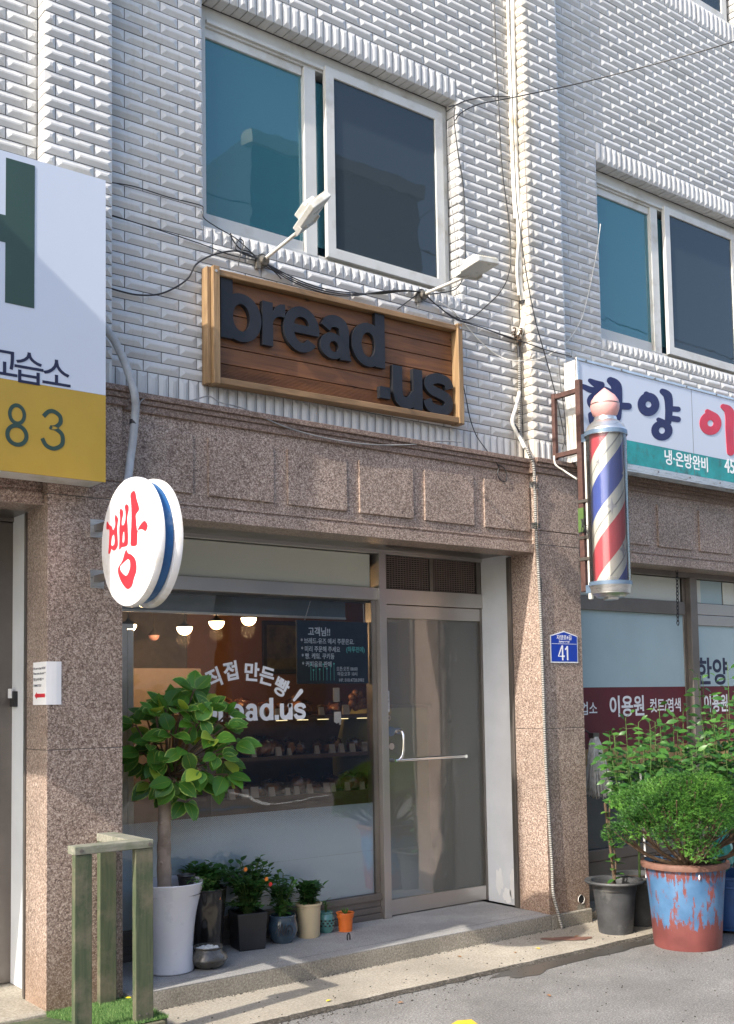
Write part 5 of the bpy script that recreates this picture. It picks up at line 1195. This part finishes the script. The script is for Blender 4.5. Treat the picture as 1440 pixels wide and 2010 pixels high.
T = potted('potted_succulent', 'small grey green sprig in teal openwork ceramic pot', (4.455, .47, .11), [(0, 0), (.040, 0), (.058, .03), (.066, .065), (.060, .10), (.046, .125), (.050, .135), (.046, .14), (.042, .12)], 'teal_glaze',
       lambda a, b, q_: sprigplant(a, b, q_, .035, .10, 4, 4, .06, .006, tone=(.7, 1)), .12, .042)
mb = MB()
for r_ in range(3):
    for k in range(14): th = 2*math.pi*(k+.5*(r_ % 2))/14; rr_ = .0655; z = .052+r_*.017; p = Vector((4.455+rr_*math.cos(th), .47+rr_*math.sin(th), .11+z)); mb.obox(p, Vector((-math.sin(th), math.cos(th), 0)), Vector((math.cos(th), math.sin(th), 0)), VZ, .007, .002, .005)
T.part('openwork', mb, 'black_plastic')
potted('potted_succulent', 'tiny spiky succulent in bright orange plastic pot', (4.575, .41, .11), [(0, 0), (.046, 0), (.052, .09), (.058, .092), (.060, .12), (.064, .122), (.062, .128), (.055, .12)], 'orange_pot',
       lambda a, b, q_: [leaf(a, q_, Vector((math.cos(k*2.4)*.6, math.sin(k*2.4)*.6, .9)), VX, .055, .006, .8, 0) for k in range(12)], .108, .056)
c = Vector((3.345, .13, .11)); T = Thing('squat_pebble_pot', 'squat dark glazed bowl pot filled with white pebbles', 'pot', c)
T.part('pot', pot_lathe(c, [(0, 0), (.062, 0), (.098, .022), (.118, .055), (.112, .082), (.09, .100), (.084, .112), (.090, .122), (.088, .127), (.074, .12), (.07, .10)], 44), 'grey_glaze', smooth=True)
mb = MB()
for k in range(26): a = k*2.4; r_ = .066*math.sqrt((k+.5)/26); mb.ellipsoid((c.x+r_*math.cos(a), c.y+r_*math.sin(a), c.z+.113), .015, .012, .008, 8, jit=.06)
T.part('pebbles', mb, 'pebble', smooth=True)
mb = MB(); p = Vector((4.42, .165, .11)); mb.tube(spline([p+Vector((-.010, 0, 0)), p+Vector((-.010, 0, .032)), p+Vector((0, 0, .044)), p+Vector((.010, 0, .032)), p+Vector((.010, 0, 0))], 5), .0045, 7)
single('floor_latch_loop', mb, 'black_plastic', 'small black metal loop standing on the bakery step', 'loop', p, smooth=True)

# ------------------------------------------------------------------ green railing, deck and turf
Dk = Thing('wooden_deck', 'green painted wooden deck at the foot of the left pillar', 'deck', (2.3, -.35, 0))
for k in range(5): Dk.part('deck_board', bxs([(.4, 2.66, -.60+k*.093, -.512+k*.093, .062, .088)]), 'rail_green', bevel=.003)
Dk.part('edge_board', bxs([(.4, 2.665, -.635, -.602, -.02, .086)]), 'rail_green', bevel=.003); Dk.part('edge_board', bxs([(2.662, 2.694, -.60, -.135, -.02, .086)]), 'rail_green', bevel=.003)
mb = MB(); vs0 = []
P = [(2.235, -.125), (2.672, -.125), (2.70, -.61), (2.36, -.61), (2.30, -.40)]
mb.add([(x, y, .092) for x, y in P], [tuple(range(5))[::-1]], (.3, .3, .3))
def inside(x, y): return y < -.125 and y > -.612 and x < 2.70 and x > 2.225+(.14*max(0, min(1, (-y-.2)/.3)))
cnt = 0
while cnt < 14000:
    x, y = random.uniform(2.2, 2.71), random.uniform(-.62, -.12)
    if not inside(x, y): continue
    cnt += 1; h = random.uniform(.014, .026); a = random.uniform(0, 6.28); b_ = Vector((x, y, .090)); w = .0013; s_ = Vector((math.cos(a), math.sin(a), 0)); t_ = b_+Vector((random.uniform(-.012, .012), random.uniform(-.012, .012), h)); tn = random.random()
    mb.add([b_-s_*w, b_+s_*w, t_], [(0, 1, 2)], (tn, 0, 0))
o = single('artificial_turf', mb, 'turf_blade', 'bright green artificial turf mat on the deck inside the railing', 'turf', (2.45, -.35, .09)); o['kind'] = 'stuff'
mb = MB(); p = atZ(252, 1958, .125)
for k in range(10): leaf(mb, p, Vector((math.cos(k*.63), math.sin(k*.63), .3)), VZ, .016, .006, .5, 0, nseg=3)
single('yellow_flower', mb, 'yellow_petal', 'single yellow flower lying on the artificial turf', 'flower', p)
Rl = Thing('green_railing', 'weathered green wooden corner railing in front of the left pillar', 'railing', (2.45, -.4, .09))
ft = -.60
p1l = at(147, 1700, ft).x; p1r = at(181, 1700, ft).x; p3l = at(266, 1700, ft).x; p3r = at(300.5, 1700, ft).x
zr1 = at(220, 1672, ft).z; zr2 = at(220, 1655, ft).z
Rl.part('post', bxs([(p1l, p1r, ft, ft+.040, -.01, zr1)]), 'rail_green', bevel=.003); Rl.part('post', bxs([(p3l, p3r, ft, ft+.040, .08, zr1)]), 'rail_green', bevel=.003)
Rl.part('post', bxs([(p3l-.002, p3r-.004, -.175, -.135, .088, zr1)]), 'rail_green', bevel=.003)
Rl.part('rail', bxs([(p1l-.003, p3r+.002, ft-.004, ft+.086, zr1+.001, zr2)]), 'rail_grey', bevel=.004); Rl.part('rail', bxs([(p3l-.004, p3r+.001, ft+.087, -.132, zr1+.001, zr2)]), 'rail_grey', bevel=.004)
mb = MB()
for x, z in ((p1l+.03, zr2-.022), (p3r-.02, zr2-.022)): mb.tube([(x, ft-.004, z), (x, ft-.007, z)], .009, 10)
for x in (p3l+.02, p3l+.06): mb.tube([(x, ft, .13), (x, ft-.003, .13)], .005, 8)
Rl.part('screw', mb, 'steel_dark')

# ------------------------------------------------------------------ plants in front of the barber shop
c = Vector((6.315, -.50, .0)); T = Thing('potted_climber', 'black plastic tub with a thin staked climber and leftover soil', 'potted plant', c)
T.part('pot', pot_lathe(c, [(0, 0), (.118, 0), (.122, .02), (.150, .30), (.158, .345), (.205, .352), (.212, .362), (.208, .372), (.168, .368), (.160, .34), (.155, .30)], 48), 'grey_pot', smooth=True)
mb = MB(); mb.lathe(c, [(0, .325), (.07, .318), (.158, .308)], 30, wob=.04)
for k in range(14): mb.ellipsoid(c+Vector((random.uniform(-.09, .12), random.uniform(-.09, .09), .325)), .02, .02, .013, 7, jit=.2)
T.part('soil', mb, 'soil')
mb = MB(); b_ = c+Vector((0, 0, .32)); st_ = spline([b_, b_+Vector((.01, -.01, .2)), b_+Vector((-.03, 0, .42)), b_+Vector((-.02, 0, .62))], 6); mb.tube(st_, .006, 6); mb.tube([b_+Vector((.03, .02, 0)), b_+Vector((-.05, .02, .60))], .010, 8); T.part('stems', mb, 'twig')
mb = MB()
for k in range(26):
    q_ = st_[min(len(st_)-1, 2+int(k*.62))]; d = Vector((math.cos(k*2.4), math.sin(k*2.4)*.6-.2, random.uniform(-.2, .3)))
    leaf(mb, q_, d, VZ, random.uniform(.06, .085), .028, random.uniform(.5, .95), 0, nseg=5)
T.part('leaves', mb, 'pepper_leaf')

c = Vector((6.43, -1.03, -.022)); T = Thing('potted_yew', 'clipped yew shrub in big barrel with peeling blue over red paint', 'potted plant', c)
prof = [(0, 0), (.222, 0), (.226, .012), (.245, .28), (.268, .535), (.292, .537), (.296, .548), (.292, .570), (.278, .574), (.268, .56), (.262, .50)]
o = build('barrel', pot_lathe(c, prof, 72), 'barrel', T.e, c, smooth=True)
mb = MB(); mb.lathe(c, [(.269, .533), (.296, .536), (.300, .552), (.294, .574), (.272, .578)], 72); T.part('rim', mb, 'rust_stain', smooth=True)
mb = MB(); mb.lathe(c, [(0, .545), (.14, .54), (.266, .53)], 36, wob=.03)
for k in range(40): a = random.uniform(0, 6.3); r_ = random.uniform(.05, .25); mb.ellipsoid(c+Vector((r_*math.cos(a), r_*math.sin(a), .54)), .018, .016, .010, 6, jit=.25)
T.part('soil', mb, 'soil')
mbB = MB(); root = c+Vector((.02, 0, .53)); lobes = []
for (dx, dy, dz, rx, rz) in ((0, 0, .50, .34, .13), (-.25, -.10, .43, .24, .11), (.24, .10, .44, .26, .12), (-.42, .02, .33, .17, .10), (.45, .08, .36, .22, .12), (.10, -.26, .42, .26, .11), (-.10, .24, .44, .28, .11), (-.30, -.22, .26, .15, .09), (.32, -.25, .33, .22, .10), (.60, .0, .30, .18, .10), (-.14, -.34, .34, .18, .09), (-.48, .14, .24, .13, .08), (.05, -.05, .56, .22, .09), (-.22, -.36, .17, .12, .08), (.45, -.35, .22, .15, .08)):
    # lobe offsets run along the facade (x) and towards it (y)
    q_ = root+Vector((dx*.95+dy*.2, dy-.15*dx, dz)); lobes.append((q_, rx, rz))
    mid = root.lerp(q_, .5)+Vector((random.uniform(-.04, .04), random.uniform(-.04, .04), -.05)); mbB.tube(spline([root, mid, q_-Vector((0, 0, .03))], 6), .012, 7, rr=[.018-.011*k/12 for k in range(13)])
    for j in range(6):
        e = q_+Vector((random.uniform(-rx, rx)*.8, random.uniform(-rx, rx)*.8, random.uniform(-.3, .6)*rz)); mbB.tube(spline([mid, mid.lerp(e, .6)+Vector((0, 0, -.02)), e], 4), .0045, 5)
T.part('branches', mbB, 'twig', smooth=True)
mb = MB()
for q_, rx, rz in lobes:
    for k in range(int(1500*(rx/.25)**2)):
        v = Vector((random.gauss(0, 1), random.gauss(0, 1), random.gauss(0, 1))).normalized(); rad = random.uniform(.78, 1.02) if random.random() < .85 else random.uniform(.4, .8)
        if v.z < -.55 and random.random() < .6: continue
        wv = 1+.15*noise.noise(Vector((q_.x*3+v.x*2.6, v.y*2.6, v.z*2.6+q_.y)))
        p = q_+Vector((v.x*rx, v.y*rx, v.z*rz))*rad*wv; out = (Vector((v.x, v.y, v.z*1.6+.5))).normalized()
        tn = max(0, min(1, .42+.35*random.uniform(-1, 1)+.8*noise.noise(p*7)))
        for j in range(7):
            d = (out*.9+Vector((random.uniform(-1, 1), random.uniform(-1, 1), random.uniform(-.6, 1)))*.9).normalized(); s_ = d.orthogonal().normalized()*.0027; L = random.uniform(.015, .026)
            mb.add([p-s_, p+s_, p+d*L], [(0, 1, 2)], (tn, 0, 0))
T.part('crown', mb, 'yew_needle', label='dense flat topped mass of bright green needles')
mb = MB()
for k in range(7): leaf(mb, c+Vector((.10, -.17, .55)), Vector((math.cos(k*.9), math.sin(k*.9)-.3, .5)), VZ, .07, .022, .9, 0)
T.part('weed', mb, 'pepper_leaf')
mb = MB()
for k in range(9): a = random.uniform(0, 6.3); mb.tube([c+Vector((0, 0, .56)), c+Vector((.2*math.cos(a), .2*math.sin(a), .57+.05*random.random()))], .003, 5)
T.part('twig_litter', mb, 'twig')
mb = MB(); mb.ellipsoid(c+Vector((-.16, -.23, .50)), .006, .006, .018, 8); T.part('paint_drip', mb, 'white_paint')

def pepper(c, lab, H, W, ns, potr, poth, mat, lmin=.5, Ls=.135):
    c = Vector(c); T = Thing('potted_pepper_plant', lab, 'potted plant', c, 'pepper plants in front of the barber shop')
    T.part('pot', pot_lathe(c, [(0, 0), (potr*.72, 0), (potr*.92, poth*.95), (potr*1.05, poth*.96), (potr*1.05, poth), (potr*.9, poth), (potr*.88, poth*.9)], 36), mat, smooth=True)
    mb = MB(); mb.lathe(c, [(0, poth*.93), (potr*.9, poth*.9)], 24); T.part('soil', mb, 'soil')
    mbL, mbS = MB(), MB(); b_ = c+Vector((0, 0, poth*.92)); fork = b_+Vector((.01, 0, (H-poth)*.32)); mbS.tube([b_, fork], .009, 7)
    for i in range(ns):
        a = 2.4*i; r_ = W*math.sqrt((i+.6)/ns); tip = b_+Vector((r_*math.cos(a), r_*math.sin(a)*.7, (H-poth)*random.uniform(lmin, 1)*(1-.18*(r_/W)**2)))
        P = spline([fork, fork.lerp(tip, .5)+Vector((r_*.25*math.cos(a), r_*.25*math.sin(a), 0)), tip], 7); mbS.tube(P, .0028, 5)
        for j in range(24):
            t = .10+.90*j/23; q_ = P[min(len(P)-1, int(t*(len(P)-1)))]; az = j*2.4+i; d = Vector((math.cos(az), math.sin(az), random.uniform(-.3, .4)+(.5 if j > 21 else 0)))
            st = q_+d.normalized()*random.uniform(.02, .06); mbS.tube([q_, st], .0014, 4); sz = Ls*random.uniform(.55, 1.05)*(1-.35*t)
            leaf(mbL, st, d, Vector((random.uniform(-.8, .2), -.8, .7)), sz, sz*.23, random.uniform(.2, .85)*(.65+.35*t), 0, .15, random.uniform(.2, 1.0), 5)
    T.part('leaves', mbL, 'pepper_leaf', smooth=True); T.part('stems', mbS, 'stem_green'); return T
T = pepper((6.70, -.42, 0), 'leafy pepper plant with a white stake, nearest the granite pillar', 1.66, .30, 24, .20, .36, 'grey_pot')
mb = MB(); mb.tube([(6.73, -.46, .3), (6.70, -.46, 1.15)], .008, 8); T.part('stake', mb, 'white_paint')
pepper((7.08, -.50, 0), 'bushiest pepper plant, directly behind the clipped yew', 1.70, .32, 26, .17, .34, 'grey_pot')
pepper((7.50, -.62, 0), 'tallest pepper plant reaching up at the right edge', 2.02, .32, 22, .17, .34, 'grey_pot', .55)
c = Vector((7.02, -.88, 0)); mb = MB(); mb.ellipsoid(c+Vector((0, 0, .52)), .13, .11, .14, 22, jit=.10); mb.ellipsoid(c+Vector((.05, 0, .66)), .05, .05, .07, 12, jit=.18)
single('teal_plastic_bag', mb, 'teal_bag', 'shiny teal plastic bag behind the blue and red barrel', 'bag', c)
c = Vector((7.10, -.92, 0)); T = Thing('blue_tub', 'dark blue plastic tub right of the painted barrel', 'tub', c)
T.part('tub_body', pot_lathe(c, [(0, 0), (.20, 0), (.235, .36), (.25, .365), (.25, .385), (.235, .385), (.215, .03), (0, .03)], 44), 'blue_crate', smooth=True)
mb = MB(); mb.lathe(c, [(.236, .30), (.244, .305), (.240, .32)], 44); T.part('tub_band', mb, 'blue_crate', smooth=True)

# litter
spots = [(640, 1965, .0), (1060, 1862, 0), (1010, 1868, 0), (1128, 1838, 0), (905, 1878, 0), (770, 1935, -.02), (780, 1968, -.02), (1080, 1955, -.02)]
for k, (x, y, z) in enumerate(spots):
    p = atZ(x, y, z+.004); mb = MB()
    leaf(mb, p, Vector((math.cos(k*2), math.sin(k*2), .25)), VZ, .035, .011, .5, 0, nseg=4)
    single('fallen_leaf', mb, ['dead_leaf', 'yellow_petal'][k in (0, 1)], 'small %s leaf fallen on the %s' % ('yellow' if k in (0, 1) else 'brown', 'pavement' if z == 0 else 'road'), 'leaf', p, 'fallen leaves')

# ------------------------------------------------------------------ across the street (seen in the window reflections, closes the view behind the camera)
plain('tower_wall', (.07, .10, .14), .8, var=.1, vscale=2)
def opposite(x0, x1, y, h, mat, lab):
    T = Thing('opposite_building', lab, 'building', ((x0+x1)/2, y, 0)); T.part('wall', bxs([(x0, x1, y-6, y, -.02, h)]), mat)
    z = 1.2
    while z < h-1.2:
        x = x0+.8
        while x < x1-2: T.part('window', bxs([(x, x+1.5, y-.02, y+.03, z, z+1.4)]), 'opp_glass'); x += 2.6
        z += 2.9
    T.part('parapet', bxs([(x0-.1, x1+.1, y-.2, y+.12, h-.25, h+.05)]), 'opp_wall2')
opposite(-9, 3.5, -12.5, 6.2, 'opp_wall', 'low brown brick building across the street')
opposite(4.2, 11.2, -12.5, 7.6, 'opp_wall2', 'pale grey apartment house across the street')
opposite(11.6, 16.0, -12.5, 13.3, 'tower_wall', 'tall narrow apartment tower across the street')
opposite(16.4, 24, -13.0, 6.8, 'opp_wall', 'brown brick corner house across the street')
opposite(24.6, 40, -12.5, 9.0, 'opp_wall2', 'pale block further along the street')

T = Thing('unseen_shading_sign', 'tall unseen projecting sign box added further left to cast the diagonal shade', 'sign', (0, -.12, 3.1))  # unseen box added and sized to throw diagonal shade over the academy sign
T.part('sign_box', bxs([(-.12, .0, -.86, -.13, 3.08, 5.62)]), 'ivory_metal', bevel=.01); T.part('bracket', bxs([(-.08, -.04, -.13, .0, 3.4, 3.46)]), 'steel_dark')
for k, (z0, z1) in enumerate(((8.9, 9.2), (9.5, 9.9), (10.3, 10.2))):
    mb = MB(); mb.tube([Vector((x, -9.2-.12*k, z0+(z1-z0)*(x+10)/45-.35*math.sin(math.pi*((x+10) % 22.5)/22.5))) for x in [-10+1.5*j for j in range(31)]], .012, 6)
    single('overhead_wire', mb, 'cable_black', 'overhead street wire running above the far side of the road', 'wire', (0, -9.2, z0), 'overhead wires across the road')

mb = MB()
for k in range(900):
    x = random.uniform(2.4, 8.5); r = random.random()
    y, z = (-.72-abs(random.gauss(0, .07)), -.020) if r < .55 else ((random.uniform(-.68, -.16), .001) if r < .75 else (random.uniform(-2.2, -.75), -.020))
    if y > -.69: z = .002
    q = random.uniform(.002, .0065); mb.ellipsoid((x, y, z), q, q*random.uniform(.6, 1), q*.6, 6, jit=.25)
o = struct('grit', mb, 'kerb_dark', kind='stuff')
mb = MB()
for k in range(500):
    x = random.uniform(2.8, 6.6); y = -.152-abs(random.gauss(0, .012)); q = random.uniform(.002, .005); mb.ellipsoid((x, y, .002), q, q, q*.7, 6, jit=.25)
struct('dirt_along_step', mb, 'kerb_dark', kind='stuff')
